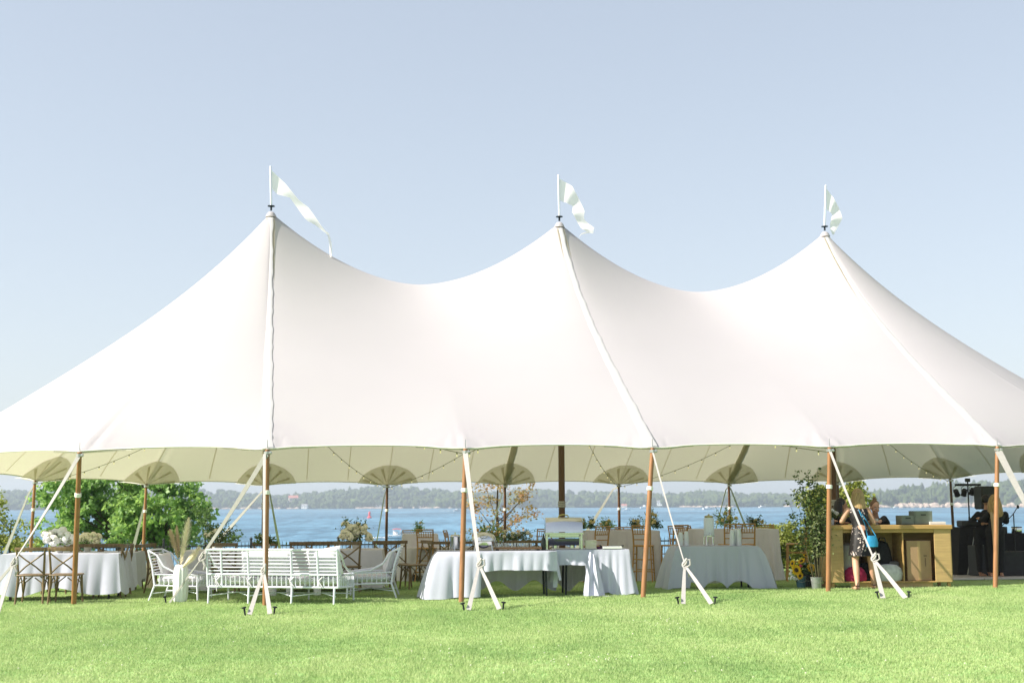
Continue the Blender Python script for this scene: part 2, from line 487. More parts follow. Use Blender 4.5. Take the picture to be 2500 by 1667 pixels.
# nearer headland on the right
HEAD_Y = 1750.0
hp = [(2000, 1236), (2060, 1222), (2110, 1208), (2180, 1200), (2280, 1187), (2340, 1182), (2400, 1177), (2500, 1174), (2700, 1170), (3200, 1176), (3600, 1238)]
hpx, hpy = zip(*hp)
hx2 = np.linspace((2030 - 1250) / FPX * HEAD_Y, (3600 - 1250) / FPX * HEAD_Y, 60); hy2 = np.array([0, 4, 25, 70, 130, 200, 330])
V = []
def head_top(x): 
    px = 1250 + x / HEAD_Y * FPX
    return at(px, float(np.interp(px, hpx, hpy)), HEAD_Y + 130).z
for dy in hy2:
    for x in hx2:
        top = max(0, head_top(x) - TREE_H * 1.05 - WATER_Z)
        f = min(1, dy / 130.0) ** .6
        V.append((x, HEAD_Y + dy + 8 * math.sin(x * .05), WATER_Z - .5 + (1.5 if dy > 0 else 0) + max(0, top - 1) * f))
nx = len(hx2)
Fq = [(i * nx + k, i * nx + k + 1, i * nx + nx + k + 1, i * nx + nx + k) for i in range(len(hy2) - 1) for k in range(nx - 1)]
tag(link('headland', np_mesh('headland', V, Fq, HILLM, True)), kind='structure')
# pale rocks along both waterlines
ROCK = mat('pale shore rock', (.42, .33, .27), .9, noise=.3, nscale=.2)
b = B()
def rock(x, Y, w_, h_):
    b.ball((x, Y, WATER_Z + h_ * .25), (w_, w_ * .6, h_ * .75), 7, 4, Matrix.Rotation(rng.uniform(0, 3), 3, 'Z'))
for k in range(120):
    px = rng.choice([rng.uniform(480, 720), rng.uniform(880, 1110), rng.uniform(1650, 1780), rng.uniform(1900, 2050)])
    Y = SHORE - 4; x = (px - 1250) / FPX * Y
    rock(x, Y + 25 * math.sin(x * .011) + 14 * math.sin(x * .031 + 1), rng.uniform(3, 9), rng.uniform(1.2, 3.2))
for k in range(110):
    px = rng.uniform(2085, 2560); Y = HEAD_Y - 2; x = (px - 1250) / FPX * Y
    rock(x, Y + 8 * math.sin(x * .05), rng.uniform(3, 8), rng.uniform(2.5, 6.5) * (1.15 if px > 2180 else .7))
tag(b.build('shore_rocks', ROCK), kind='stuff')

# the far woods: lumpy crowns, broadleaf and conifer, one mass
def crown_proto(seed, conifer=False):
    b = B(); r = random.Random(seed)
    if conifer:
        b.lathe([(.10, 0), (.30, .08), (.26, .3), (.20, .5), (.13, .72), (.06, .9), (0, 1)], n=7, rfun=lambda t, z: 1 + .25 * math.sin(5 * t + z * 20 + seed))
    else:
        for k in range(6):
            a = r.uniform(0, 2 * PI); q = r.uniform(.05, .32)
            b.ball((q * math.cos(a), q * math.sin(a), r.uniform(.3, .78)), r.uniform(.19, .32), 6, 4)
    return np.array(b.v), b.f
def forest(name, spots, m, cf):
    prot = [crown_proto(i) for i in range(6)] + [crown_proto(i, True) for i in range(3)]
    VV, FF, o = [], [], 0
    for (x, y, z) in spots:
        k = int(rng.integers(6, 9)) if rng.random() < cf else int(rng.integers(0, 6))
        v, f = prot[k]
        h = TREE_H * rng.uniform(.6, 1.35) * (1.15 if k > 5 else 1)
        wdt = h * rng.uniform(.85, 1.25)
        a = rng.uniform(0, 6.28); R = np.array([[math.cos(a), -math.sin(a), 0], [math.sin(a), math.cos(a), 0], [0, 0, 1]])
        VV.append((v @ R.T) * [wdt, wdt, h] + [x, y, z])
        FF += [tuple(i + o for i in q) for q in f]; o += len(v)
    me = bpy.data.meshes.new(name); me.from_pydata(np.concatenate(VV).tolist(), [], FF); me.materials.append(m)
    tag(link(name, me), kind='stuff')
FOREST = mat('far woods foliage', (.028, .055, .02), .9, noise=.5, nscale=.035, col2=(.085, .12, .03))
def surf(Vt, nxx, xsv, x, row):
    return np.interp(x, xsv, [Vt[row * nxx + i][2] for i in range(nxx)])
spots = []
for k in range(3300):
    dy = rng.uniform(1, 4) if k < 500 else 400 * rng.random() ** .8
    px = rng.uniform(-250, 2750); Y0 = SHORE + dy
    x = (px - 1250) / FPX * Y0
    Y = SHORE + dy + 25 * math.sin(x * .011) + 14 * math.sin(x * .031 + 1)
    top = hill_top(x, SHORE + 340) - TREE_H - WATER_Z
    spots.append((x, Y, WATER_Z + .6 + max(0, top - 1) * min(1, dy / 340.0) ** .75 - 1))
forest('far_woods', spots, FOREST, .12)
spots = []
for k in range(620):
    dy = rng.uniform(6, 180); px = rng.uniform(2075, 2700); x = (px - 1250) / FPX * (HEAD_Y + dy)
    top = max(0, head_top(x) - TREE_H * 1.05 - WATER_Z)
    spots.append((x, HEAD_Y + dy + 8 * math.sin(x * .05), WATER_Z + .5 + max(0, top - 1) * min(1, dy / 130.0) ** .6 - 1))
forest('headland_woods', spots, FOREST, .45)

# houses and boathouses on the far shore
ROOF_P = mat('faded red roof', (.42, .16, .13), .8, noise=.1)
ROOF_G = mat('grey roof', (.25, .25, .26), .8, noise=.1)
WALLP = mat('pale house wall', (.72, .62, .55), .8); WALLW = mat('white house wall', (.8, .79, .76), .8)
GLASSD = mat('dark window glass', (.04, .05, .06), .2)
def house(px, py, Y, w_, h_, label, wall, roof):
    c = at(px, py, Y)
    t = thing('house', label, 'house', c, rng.uniform(-.3, .3))
    B().box((0, 0, h_ / 2), (w_, w_ * .7, h_)).build('wall', wall, t, False)
    d = w_ * .7
    b = B(); x, y = w_ / 2 + .5, d / 2 + .5
    b.add([(-x, -y, h_ + .03), (x, -y, h_ + .03), (x, y, h_ + .03), (-x, y, h_ + .03), (-x, 0, h_ + d * .42), (x, 0, h_ + d * .42)],
          [(0, 1, 5, 4), (2, 3, 4, 5), (0, 4, 3), (1, 2, 5), (3, 2, 1, 0)])
    b.build('roof', roof, t, False)
    for k in (-.28, .05, .32):
        B().box((k * w_, -d / 2 - .04, h_ * .55), (w_ * .12, .1, h_ * .4)).build('window', GLASSD, t, False)
house(716, 1225, SHORE + 60, 16, 7, 'pinkish house with a red roof among the trees on the far hill', WALLP, ROOF_P)
house(744, 1241, SHORE - 12, 10, 5, 'white boathouse at the waterline under the pinkish house', WALLW, ROOF_G)
house(979, 1236, SHORE + 20, 10, 5, 'small reddish house among the trees right of the tallest far hill', WALLP, ROOF_P)
house(921, 1240, SHORE - 10, 13, 6, 'low cream house on the far shore beneath the tallest hill', WALLW, ROOF_P)
house(1029, 1240.5, SHORE - 12, 9, 4.5, 'low pale boathouse on the far shore left of the autumn tree', WALLP, ROOF_G)
house(1612, 1234, SHORE + 12, 11, 6, 'white house on the far shore just right of the fourth front pole', WALLW, ROOF_G)
house(1524, 1240, SHORE - 12, 9, 4.5, 'low pale shed at the water behind the black back pole', WALLP, ROOF_P)

# boats and buoy
HULL = mat('white gelcoat', (.8, .8, .8), .3); REDC = mat('red canvas', (.55, .06, .04), .8); FOAM = mat('white wake foam', (.8, .82, .84), .9, bump=.5, bscale=3)
def hull(L_, w_, h_, n=9):
    b = B(); rows = []
    for i in range(n):
        t = i / (n - 1); x = -L_ / 2 + L_ * t
        ww = w_ / 2 * (1 - max(0, (t - .45) / .55) ** 2.2) + .01
        zz = h_ * (1 + .28 * t * t)
        rows.append([(x + (.12 * L_ * t if k in (0, 6) else 0), ww * a, zz * c) for k, (a, c) in enumerate(((-1, 1), (-.95, .55), (-.7, .1), (0, -.25), (.7, .1), (.95, .55), (1, 1)))])
    b.grid(rows)
    b.f.append(tuple(range(6, -1, -1)))
    b.grid([[r_[0], r_[6]] for r_ in rows])
    return b
def boat(pxa, pya, Y, L_, label, rz, canvas=None, wake=0.):
    c = at(pxa, pya, Y); c.z = WATER_Z + .15
    t = thing('motor_boat', label, 'boat', c, rz)
    hull(L_, L_ * .34, L_ * .13).build('hull', HULL, t)
    B().bar((-L_ * .42, -L_ * .165, L_ * .085), (L_ * .3, -L_ * .15, L_ * .1), .03, .12).build('stripe', mat('navy stripe', (.03, .04, .08), .4), t)
    b = B(); b.bar((-.02 * L_, -.11 * L_, .14 * L_), (.08 * L_, -.11 * L_, .26 * L_), .05, .05); b.bar((-.02 * L_, .11 * L_, .14 * L_), (.08 * L_, .11 * L_, .26 * L_), .05, .05)
    b.box((.07 * L_, 0, .2 * L_), (.05, .24 * L_, .12 * L_)); b.build('windscreen', GLASSD, t, False)
    B().box((-.17 * L_, 0, .2 * L_), (.16 * L_, .2 * L_, .13 * L_), bev=.05).build('console', HULL, t)
    if canvas:
        b = B()
        b.grid([[(-.3 * L_ + .36 * L_ * i / 5, .16 * L_ * k, .37 * L_ + .025 * L_ * math.sin(PI * i / 5) - .02 * L_ * k * k) for k in (-1, -.5, 0, .5, 1)] for i in range(6)])
        b.build('bimini', canvas, t)
        for sx_ in (-.27, .03):
            for sy in (-1, 1): B().tube([(sx_ * L_, sy * .15 * L_, .13 * L_), (sx_ * L_, sy * .155 * L_, .365 * L_)], .03, 5).build('bimini_pole', HULL, t)
    if wake:
        b = B()
        b.grid([[(-L_ / 2 - wake * i / 8, (k - 3) / 3 * (.16 * L_ + wake * .1 * i / 8), .05 + .22 * abs(math.sin(i * 2.1 + k * 1.7)) * (1 - i / 9)) for k in range(7)] for i in range(9)])
        tag(b.build('wake', FOAM, t), label='white foaming wake behind the boat')
    return t
boat(976, 1310, 300, 5.6, 'white motor boat with a red sunshade nearest the lawn', PI + PI, REDC, 9)
boat(1118, 1246, 1420, 9, 'small white boat far out left of the autumn tree', .2, None, 16)
boat(1578, 1239.5, 1900, 18, 'large white cruiser near the far shore beside the fourth front pole', .1, None, 0)
boat(1532, 1246, 1400, 8, 'white speedboat with wake between the back pole and the fourth front pole', 0, None, 20)
boat(1730, 1244, 1480, 13, 'white boat throwing a broad wake above the cup table', .1, None, 40)
boat(1861, 1236, 1950, 11, 'small white boat at the rocks left of the tall leafy branches', .4, None, 8)
boat(2187, 1238, 1700, 7, 'tiny white boat on the water right of the smiling bartender', .3, None, 4)
def buoy():
    c = at(902, 1263, 740); c.z = WATER_Z
    t = thing('red_buoy', 'red channel buoy floating out on the lake', 'buoy', c)
    RB = mat('faded red paint', (.55, .10, .12), .6)
    B().lathe([(0, -.3), (1.25, -.2), (1.3, .5), (.95, .9), (.6, 1.1)], n=14).build('float', RB, t)
    B().lathe([(.6, 1.1), (.6, 2.6), (.75, 2.7), (.45, 3.6), (0, 3.8)], n=12).build('tower', RB, t)
buoy()

# ---- haze: the summer air over the lake
hz = bpy.data.materials.new('summer haze'); hz.use_nodes = True
n = hz.node_tree.nodes; n.remove(n['Principled BSDF'])
pv = n.new('ShaderNodeVolumePrincipled'); pv.inputs['Density'].default_value = .00028; pv.inputs['Color'].default_value = (.74, .86, 1.0, 1)
pv.inputs['Anisotropy'].default_value = .2
hz.node_tree.links.new(pv.outputs[0], n['Material Output'].inputs['Volume'])
hb = B().box((0, 0, 0), (1, 1, 1)); ho = hb.build('haze', hz, None, False)
HZ0, HZ1 = WATER_Z - 1.9, 74
ho.scale = (9000, 4400, HZ1 - HZ0); ho.location = (0, 2080, (HZ0 + HZ1) / 2)
tag(ho, kind='stuff')

# ---- black picket fence along the lawn's far edge
FY = 38.6
def fence():
    t = thing('picket_fence', 'low black metal picket fence along the lawn edge above the lake', 'fence', (0, FY, g(0, FY)))
    IR = mat('black painted iron', (.02, .022, .024), .5, noise=.2)
    x0, x1 = -15.5, 15.5
    def z(x): return g(x, FY) - g(0, FY)
    for hgt in (.12, .86):
        b = B(); b.bar((x0, 0, z(x0) + hgt), (x1, 0, z(x1) + hgt), .03, .04); b.build('rail', IR, t, False)
    pm = B().tube([(0, 0, .03), (0, 0, .94), (0, 0, .99)], [.009, .009, .002], 5).mesh('picket', IR)
    n_ = 280
    for k in range(n_):
        x = x0 + (x1 - x0) * (k + .5) / n_
        link('picket', pm, t, Matrix.Translation((x, -.025, z(x))))
    po = B().box((0, 0, .52), (.06, .06, 1.04), bev=.008).lathe([(.045, 1.04), (.05, 1.07), (0, 1.12)], n=8).mesh('post', IR)
    for k in range(13):
        x = x0 + (x1 - x0) * k / 12; link('post', po, t, Matrix.Translation((x, .03, z(x))))
fence()

# ---- trees and shrubs
def tree(name, label, cat, base, blobs, leaf, size, nclump, nleaf, m, trunk_r=.12, seed=1, cl=.3, droop=.6, group=None, bark=BARK, limbs=True, inner=.25):
    """blobs: list of (centre, radii) local to the base; leaf clumps spread through each"""
    r = np.random.default_rng(seed)
    t = thing(name, label, cat, base, 0, group)
    cen = []
    tot = sum(b_[1][0] * b_[1][2] for b_ in blobs)
    for (c, rad) in blobs:
        k = max(3, int(nclump * rad[0] * rad[2] / tot))
        q = r.normal(size=(k, 3)); q /= np.linalg.norm(q, axis=1)[:, None]
        q *= (1 - (1 - inner) * r.random(k) ** 1.7)[:, None]
        cen.append(np.array(c) + q * np.array(rad))
    cen = np.concatenate(cen)
    k = len(cen)
    cs = cl * r.uniform(.6, 1.3, k)
    idx = r.integers(0, k, nleaf)
    off = r.normal(size=(nleaf, 3)); off /= np.linalg.norm(off, axis=1)[:, None]
    off *= (r.random(nleaf) ** .5 * cs[idx])[:, None] * [1, 1, .75]
    V_, F_ = leaves(cen[idx] + off, size, droop, .7, seed)
    link('foliage', np_mesh('foliage', V_, F_, m), t)
    b = B(); zt = max(c[2] for c, _ in blobs)
    b.tube([(0, 0, -.1), (.02, .01, zt * .35), (-.02, 0, zt * .7), (0, 0, zt)], [trunk_r * 1.25, trunk_r, trunk_r * .7, trunk_r * .3], 8)
    b.build('trunk', bark, t)
    if limbs:
        for i in range(min(14, k)):
            e_ = cen[r.integers(0, k)]; h = max(.15 * zt, min(zt * .8, e_[2] * .6))
            B().tube([(0, 0, h), (e_[0] * .4, e_[1] * .4, h + (e_[2] - h) * .35), tuple(e_)], [trunk_r * .4, trunk_r * .25, trunk_r * .08], 6).build('limb', bark, t)
    return t
def rel(base, px, py, Y):
    p = at(px, py, Y) - base
    return (p.x, p.y, p.z)
mb = onx(290, 40.6)
tree('maple_tree', 'big dense green maple left behind the tent, beyond the fence', 'tree', mb,
     [(rel(mb, 170, 1215, 40.3), (1.25, 1.0, 1.1)), (rel(mb, 160, 1285, 40), (.95, .9, .75)), (rel(mb, 225, 1262, 40.6), (.8, .9, 1.0)), (rel(mb, 195, 1170, 41), (1.2, 1, .9)),
      ((0, 0, 1.6), (.6, .6, .9))],
     .15, .15, 150, 9000, LEAF, .14, 11, .30, .8)
mb2 = onx(385, 39.9)
tree('maple_tree', 'bushy pale green maple right of the dense one, drooping leaf clumps', 'tree', mb2,
     [(rel(mb2, 380, 1230, 39.8), (1.3, 1.1, 1.2)), (rel(mb2, 330, 1280, 39.4), (.75, .9, .95)), (rel(mb2, 450, 1262, 39.8), (.85, .9, .85)),
      (rel(mb2, 370, 1170, 40.2), (1.1, 1, .8)), (rel(mb2, 300, 1220, 39.8), (.55, .7, .9)), ((0, 0, 1.2), (1.5, .7, .6))],
     .15, .15, 170, 10500, LEAF, .14, 12, .30, .9)
sb = onx(500, 37.6)
tree('shrub', 'dark leafy sprig shrub at the right foot of the big maples', 'shrub', sb,
     [(rel(sb, 490, 1275, 37.4), (.45, .4, .5)), (rel(sb, 545, 1310, 37.4), (.5, .4, .3)), ((0, 0, .5), (.6, .5, .45))], .12, .1, 42, 1100, LEAFD, .03, 13, .2, .1)
sb = onx(22, 33.5)
tree('shrub', 'yellow green shrub at the left edge of the photo by the lake', 'shrub', sb,
     [(rel(sb, -30, 1270, 33.5), (.7, .6, .8)), (rel(sb, 20, 1312, 33.3), (.7, .5, .45)), (rel(sb, 62, 1330, 33.3), (.45, .5, .25)), ((-.3, 0, .4), (1., .5, .4))], .12, .09, 70, 3000, LEAFY, .04, 14, .22, .2)
# autumn tree in the middle, thin and see-through
AUT = mat('autumn leaves', (.48, .14, .10), .6, noise=.3, nscale=2.6, col2=(.26, .30, .10), transl=.4, tcol=(.6, .42, .18))
ab = onx(1215, 40.2)
tree('autumn_tree', 'thin young tree with red and green leaves beyond the fence, centre', 'tree', ab,
     [(rel(ab, 1190, 1190, 40.2), (.75, .7, .5)), (rel(ab, 1165, 1240, 40), (.6, .6, .5)), (rel(ab, 1235, 1265, 40.2), (.85, .7, .55)), (rel(ab, 1270, 1205, 40.3), (.55, .6, .45)),
      (rel(ab, 1290, 1240, 40.2), (.4, .4, .4)), (rel(ab, 1205, 1310, 40), (.95, .6, .35))],
     .12, .085, 85, 1900, AUT, .05, 15, .24, .1, inner=.1)
# behind the bar
rb = onx(2035, 38.0)
tree('leafy_tree', 'bright yellow green tree behind the bar reaching the tent edge', 'tree', rb,
     [(rel(rb, 2060, 1215, 38), (.75, .7, .75)), (rel(rb, 2000, 1225, 38), (.6, .6, .85)), (rel(rb, 2085, 1190, 38.2), (.4, .4, .4)), (rel(rb, 2040, 1290, 38), (.9, .6, .7))], .15, .11, 110, 5200, LEAFY, .09, 16, .27, .5)
for k, (px, py, rr, lab) in enumerate(((1905, 1310, .55, 'yellow green bush just right of the tall white table skirt'), (1960, 1318, .6, 'bushy green shrub between the tall table and the bar'),
                                       (1868, 1318, .4, 'small pale bush seen past the tall table corner'))):
    sb = onx(px, 37.4)
    tree('shrub', lab, 'shrub', sb, [(rel(sb, px, py, 37.4), (rr, .5, .45)), ((.1, 0, .7), (rr * 1.1, .5, .5)), ((0, 0, .3), (rr * 1.1, .5, .4))], .1, .09, 90, 4200, LEAFY, .03, 20 + k, .2, .2)

# ================================================================== THE TENT
TX, TY, YAW, TW, ZE, ZP, S = 1.03, 27.23, 0.19, 6.50, 2.355, 7.626, 6.1
RS = math.pi / 7
def T(a, b, z):
    x = TX + a * math.cos(YAW) - b * math.sin(YAW); y = TY + a * math.sin(YAW) + b * math.cos(YAW)
    return Vector((x, y, z + g(x, y)))
def canopy_grid(NS, M, iters, Z0=None):
    pl = [(-S - TW * math.sin(k * RS), -TW * math.cos(k * RS)) for k in (3, 2, 1)]
    pl += [(-S, -TW), (-S / 2, -TW), (0, -TW), (S / 2, -TW), (S, -TW)]
    pl += [(S + TW * math.sin(k * RS), -TW * math.cos(k * RS)) for k in (1, 2, 3)]
    first = (-S - TW * math.sin(4 * RS), -TW * math.cos(4 * RS)); last = (-first[0], first[1])
    def seg(p, q, n, t0=0., t1=1.):
        out = []
        for i in range(n):
            t = t0 + (t1 - t0) * i / n; x = p[0] + (q[0] - p[0]) * t; y = p[1] + (q[1] - p[1]) * t
            d = .24 * 4 * t * (1 - t); cx = min(max(x, -S), S); l = math.hypot(x - cx, y)
            out.append((x - (x - cx) / l * d, y - y / l * d, ZE + .06 * 4 * t * (1 - t)))
        return out
    E_ = seg(first, pl[0], NS // 2, .5, 1)
    for p, q in zip(pl, pl[1:]): E_ += seg(p, q, NS)
    E_ += seg(pl[-1], last, NS // 2, 0, .5)
    e = seg(pl[-1], last, 2)[1]; E_.append((e[0], 0, e[2]))
    E_ = np.array(E_)
    sp = np.clip(E_[:, 0], -S, S)
    u = np.abs(((sp + S) % S) - S / 2) / (S / 2); u[np.abs(sp) >= S - 1e-6] = 1
    u = np.where(np.abs(sp) < 1e-6, 1, u)
    ridge = 6.2 + (ZP - 6.2) * u ** 1.8
    t = np.linspace(0, 1, M + 1)
    ang_ = np.arctan2(E_[:, 1], E_[:, 0] - sp); st_ = np.abs(E_[:, 0]) < S - 1e-6
    bx_ = np.where(st_, E_[:, 0], sp + TW * np.cos(ang_)); by_ = np.where(st_, -TW, TW * np.sin(ang_))
    A = sp[:, None] + (bx_ - sp)[:, None] * t + (E_[:, 0] - bx_)[:, None] * t ** 7
    Bb = by_[:, None] * t + (E_[:, 1] - by_)[:, None] * t ** 7
    bump_ = E_[:, 2] - ZE; E_[:, 2] = ZE
    if Z0 is None:
        Z = ridge[:, None] + (E_[:, 2] - ridge)[:, None] * t
    else:
        Z = Z0
        Z[:, 0] = ridge; Z[:, -1] = E_[:, 2]
    near = np.where(np.abs(E_[:, 0]) >= S - 1e-6, 1, u ** 2)
    th = (t[:-1] + t[1:]) / 2
    q = 1 / (1 + near[:, None] * .85 * (1 - th) ** 3)
    k2 = 9 * (.15 + t)[None, 1:-1] / 90 * (NS / 24) ** 2 * (30 / M) ** 2
    cap_ = (ridge[:, None] + (ZE - ridge)[:, None] * t * .45)[:, 1:-1]
    for it in range(iters):
        Lf = np.vstack([Z[1:2], Z[:-1]]); Rt = np.vstack([Z[1:], Z[-2:-1]])
        num = q[:, :-1] * Z[:, :-2] + q[:, 1:] * Z[:, 2:] + k2 * (Lf + Rt)[:, 1:-1]
        Z[:, 1:-1] = np.minimum(num / (q[:, :-1] + q[:, 1:] + 2 * k2), cap_)
    return A, Bb, Z, bump_[:, None] * t ** 8
A0, B0, Z0, _ = canopy_grid(24, 30, 3000)
def up2(Z):
    n, m_ = Z.shape
    Y = np.empty((n * 2 - 1, m_)); Y[::2] = Z; Y[1::2] = (Z[1:] + Z[:-1]) / 2
    X = np.empty((n * 2 - 1, m_ * 2 - 1)); X[:, ::2] = Y; X[:, 1::2] = (Y[:, 1:] + Y[:, :-1]) / 2
    return X
CA, CB, CZ, CBUMP = canopy_grid(48, 60, 120, up2(Z0))
CZ = CZ + CBUMP
NC, NR = CA.shape
# pole tops in tent coordinates, with the index of their column
POLES = [(-S - TW * math.sin(k * RS), -TW * math.cos(k * RS)) for k in (3, 2, 1)] + [(S * (k / 2 - 1), -TW) for k in range(5)] + \
        [(S + TW * math.sin(k * RS), -TW * math.cos(k * RS)) for k in (1, 2, 3)]
PCOL = [24 + 48 * k for k in range(11)]
# wrinkles fanning out of each pole top, creases on the rounded ends
W = np.zeros_like(CZ)
for i, (pa, pb) in enumerate(POLES):
    da, db = CA - pa, CB - pb
    rr = np.hypot(da, db) + 1e-6; an = np.arctan2(db, da)
    W += .018 * np.sin(an * 22 + i) * np.exp(-((rr - .28) / .22) ** 2)
    if i in (0, 1, 2, 8, 9, 10):
        cx = -S if pa < 0 else S
        dx, dy = cx - pa, -pb; l = math.hypot(dx, dy); dx, dy = dx / l, dy / l
        al = da * dx + db * dy; ac = -da * dy + db * dx
        fall = np.clip(al / .25, 0, 1) * np.exp(-np.maximum(al, 0) / 1.0)
        W += fall * (.035 * np.exp(-((ac - .03) / .055) ** 2) - .025 * np.exp(-((ac + .08) / .06) ** 2) + .014 * np.exp(-((ac + .2) / .05) ** 2))
CZF = CZ + W                                                 # front half
def rowpts(mirror, off=0.):
    sgn = -1 if mirror else 1
    x = TX + CA * math.cos(YAW) - sgn * CB * math.sin(YAW); y = TY + CA * math.sin(YAW) + sgn * CB * math.cos(YAW)
    return np.stack([x, y, CZF + off + .0079 * x - .0314 * np.maximum(0, y - 22)], -1)
tent = thing('sailcloth_tent', 'large white sailcloth tent with three peaks pitched on the lawn by the lake', 'tent', T(0, 0, 0))
TB = tent.location.copy()
bpy.context.view_layer.update()
TINV = Matrix.Translation(-TB)
def tpart(b_, name, m_, smooth=True, parent=None):
    b_.v = [tuple(Vector(q) - TB) for q in b_.v]
    return b_.build(name, m_, parent or tent, smooth)
def canopy_mat(name, tl, tc, col, bump=.05):
    m = bpy.data.materials.new(name); m.use_nodes = True
    nt = m.node_tree; n = nt.nodes; L = nt.links
    n.remove(n['Principled BSDF'])
    d = n.new('ShaderNodeBsdfDiffuse'); d.inputs['Color'].default_value = (*col, 1)
    t = n.new('ShaderNodeBsdfTranslucent'); t.inputs['Color'].default_value = (*tc, 1)
    x = n.new('ShaderNodeMixShader'); x.inputs[0].default_value = tl
    ge = n.new('ShaderNodeNewGeometry'); nz = n.new('ShaderNodeTexNoise'); nz.inputs['Scale'].default_value = .7; nz.inputs['Detail'].default_value = 3
    L.new(ge.outputs['Position'], nz.inputs['Vector'])
    cr = n.new('ShaderNodeValToRGB'); cr.color_ramp.elements[0].color = (*[c * .96 for c in col], 1); cr.color_ramp.elements[1].color = (*[min(1, c * 1.03) for c in col], 1)
    L.new(nz.outputs['Fac'], cr.inputs[0]); L.new(cr.outputs[0], d.inputs['Color'])
    bp = n.new('ShaderNodeBump'); bp.inputs['Strength'].default_value = bump; bp.inputs['Distance'].default_value = .05
    n2 = n.new('ShaderNodeTexNoise'); n2.inputs['Scale'].default_value = 2.5; L.new(ge.outputs['Position'], n2.inputs['Vector'])
    L.new(n2.outputs['Fac'], bp.inputs['Height']); L.new(bp.outputs[0], d.inputs['Normal'])
    L.new(d.outputs[0], x.inputs[1]); L.new(t.outputs[0], x.inputs[2]); L.new(x.outputs[0], n['Material Output'].inputs['Surface'])
    return m
SAIL = canopy_mat('white sailcloth', .40, (.58, .54, .40), (.635, .605, .65))
PATCHM = canopy_mat('doubled sailcloth', .75, (.73, .71, .60), (.52, .51, .45))
WEB = mat('webbing under the cloth', (.40, .39, .33), .9, transl=.75, tcol=(.75, .71, .58))
F_, K_ = rowpts(False), rowpts(True)
idx = np.arange(NC * NR).reshape(NC, NR)
q = np.stack([idx[:-1, :-1], idx[:-1, 1:], idx[1:, 1:], idx[1:, :-1]], -1).reshape(-1, 4)
V = np.concatenate([F_.reshape(-1, 3), K_.reshape(-1, 3)]) - np.array(TB)
Q = np.concatenate([q[:, ::-1], q + NC * NR])
cm = np_mesh('canopy', V, Q, SAIL, True)
import bmesh as _bm
bm_ = _bm.new(); bm_.from_mesh(cm); _bm.ops.remove_doubles(bm_, verts=bm_.verts, dist=.002); _bm.ops.recalc_face_normals(bm_, faces=bm_.faces)
bm_.to_mesh(cm); bm_.free()
cm.polygons.foreach_set('use_smooth', [True] * len(cm.polygons))
link('canopy', cm, tent)
# rope hem along the edge
b = B()
b.tube([F_[i, -1] for i in range(0, NC, 3)], .014, 6); b.tube([K_[i, -1] for i in range(0, NC, 3)], .014, 6)
tpart(b, 'hem', mat('hem rope', (.66, .64, .58), .8))
def cpt(i, j, mirror=False):                                  # point of the canopy, and its downward normal
    G = K_ if mirror else F_
    return Vector(G[i, j])
def cnorm(i, j, mirror=False):
    G = K_ if mirror else F_
    i0, i1, j0, j1 = max(i - 1, 0), min(i + 1, NC - 1), max(j - 1, 0), min(j + 1, NR - 1)
    n_ = Vector(G[i1, j] - G[i0, j]).cross(Vector(G[i, j1] - G[i, j0]))
    n_.normalize()
    return n_ if n_.z < 0 else -n_
# round reinforcement patches at every pole, seen from below
for mir in (False, True):
    for k, (pa, pb) in enumerate(POLES):
        ci = PCOL[k]; b = B(); rad = .78
        G = K_ if mir else F_
        rows = []
        js = [j for j in range(NR) if math.hypot(CA[ci, j] - pa, CB[ci, j] - pb) < 1.0]
        # polar rings about the pole, kept on the cloth by looking the height up on the grid
        reg = [(i, j) for i in range(max(0, ci - 24), min(NC, ci + 25)) for j in range(NR - 22, NR)]
        RA = np.array([[CA[i, j], CB[i, j]] for i, j in reg]); RZ = np.array([CZF[i, j] for i, j in reg])
        cx = min(max(pa, -S), S); inn = math.atan2(-pb, cx - pa)
        P_ = []
        for ring in range(0, 9):
            r_ = rad * ring / 8; row = []
            for s_ in range(25):
                th_ = inn - 1.33 + 2.66 * s_ / 24
                x_, y_ = pa + r_ * math.cos(th_), pb + r_ * math.sin(th_)
                d2 = ((RA - [x_, y_]) ** 2).sum(1); o_ = np.argpartition(d2, 4)[:4]; wgt = 1 / (d2[o_] + 1e-4)
                z_ = float((RZ[o_] * wgt).sum() / wgt.sum())
                sg = -1 if mir else 1
                row.append(T(x_, sg * y_, z_ - .026))
            P_.append(row)
        b.grid(P_)
        po = tpart(b, 'reinforcement_patch', PATCHM)
        b = B()
        for s_ in range(2, 23, 4):
            b.add([P_[0][s_] + Vector((0, 0, -.01)), P_[7][s_] + Vector((0, 0, -.008)), P_[7][s_ + 1] + Vector((0, 0, -.008))], [(0, 1, 2)])
        tpart(b, 'patch_strap', WEB, False, po)
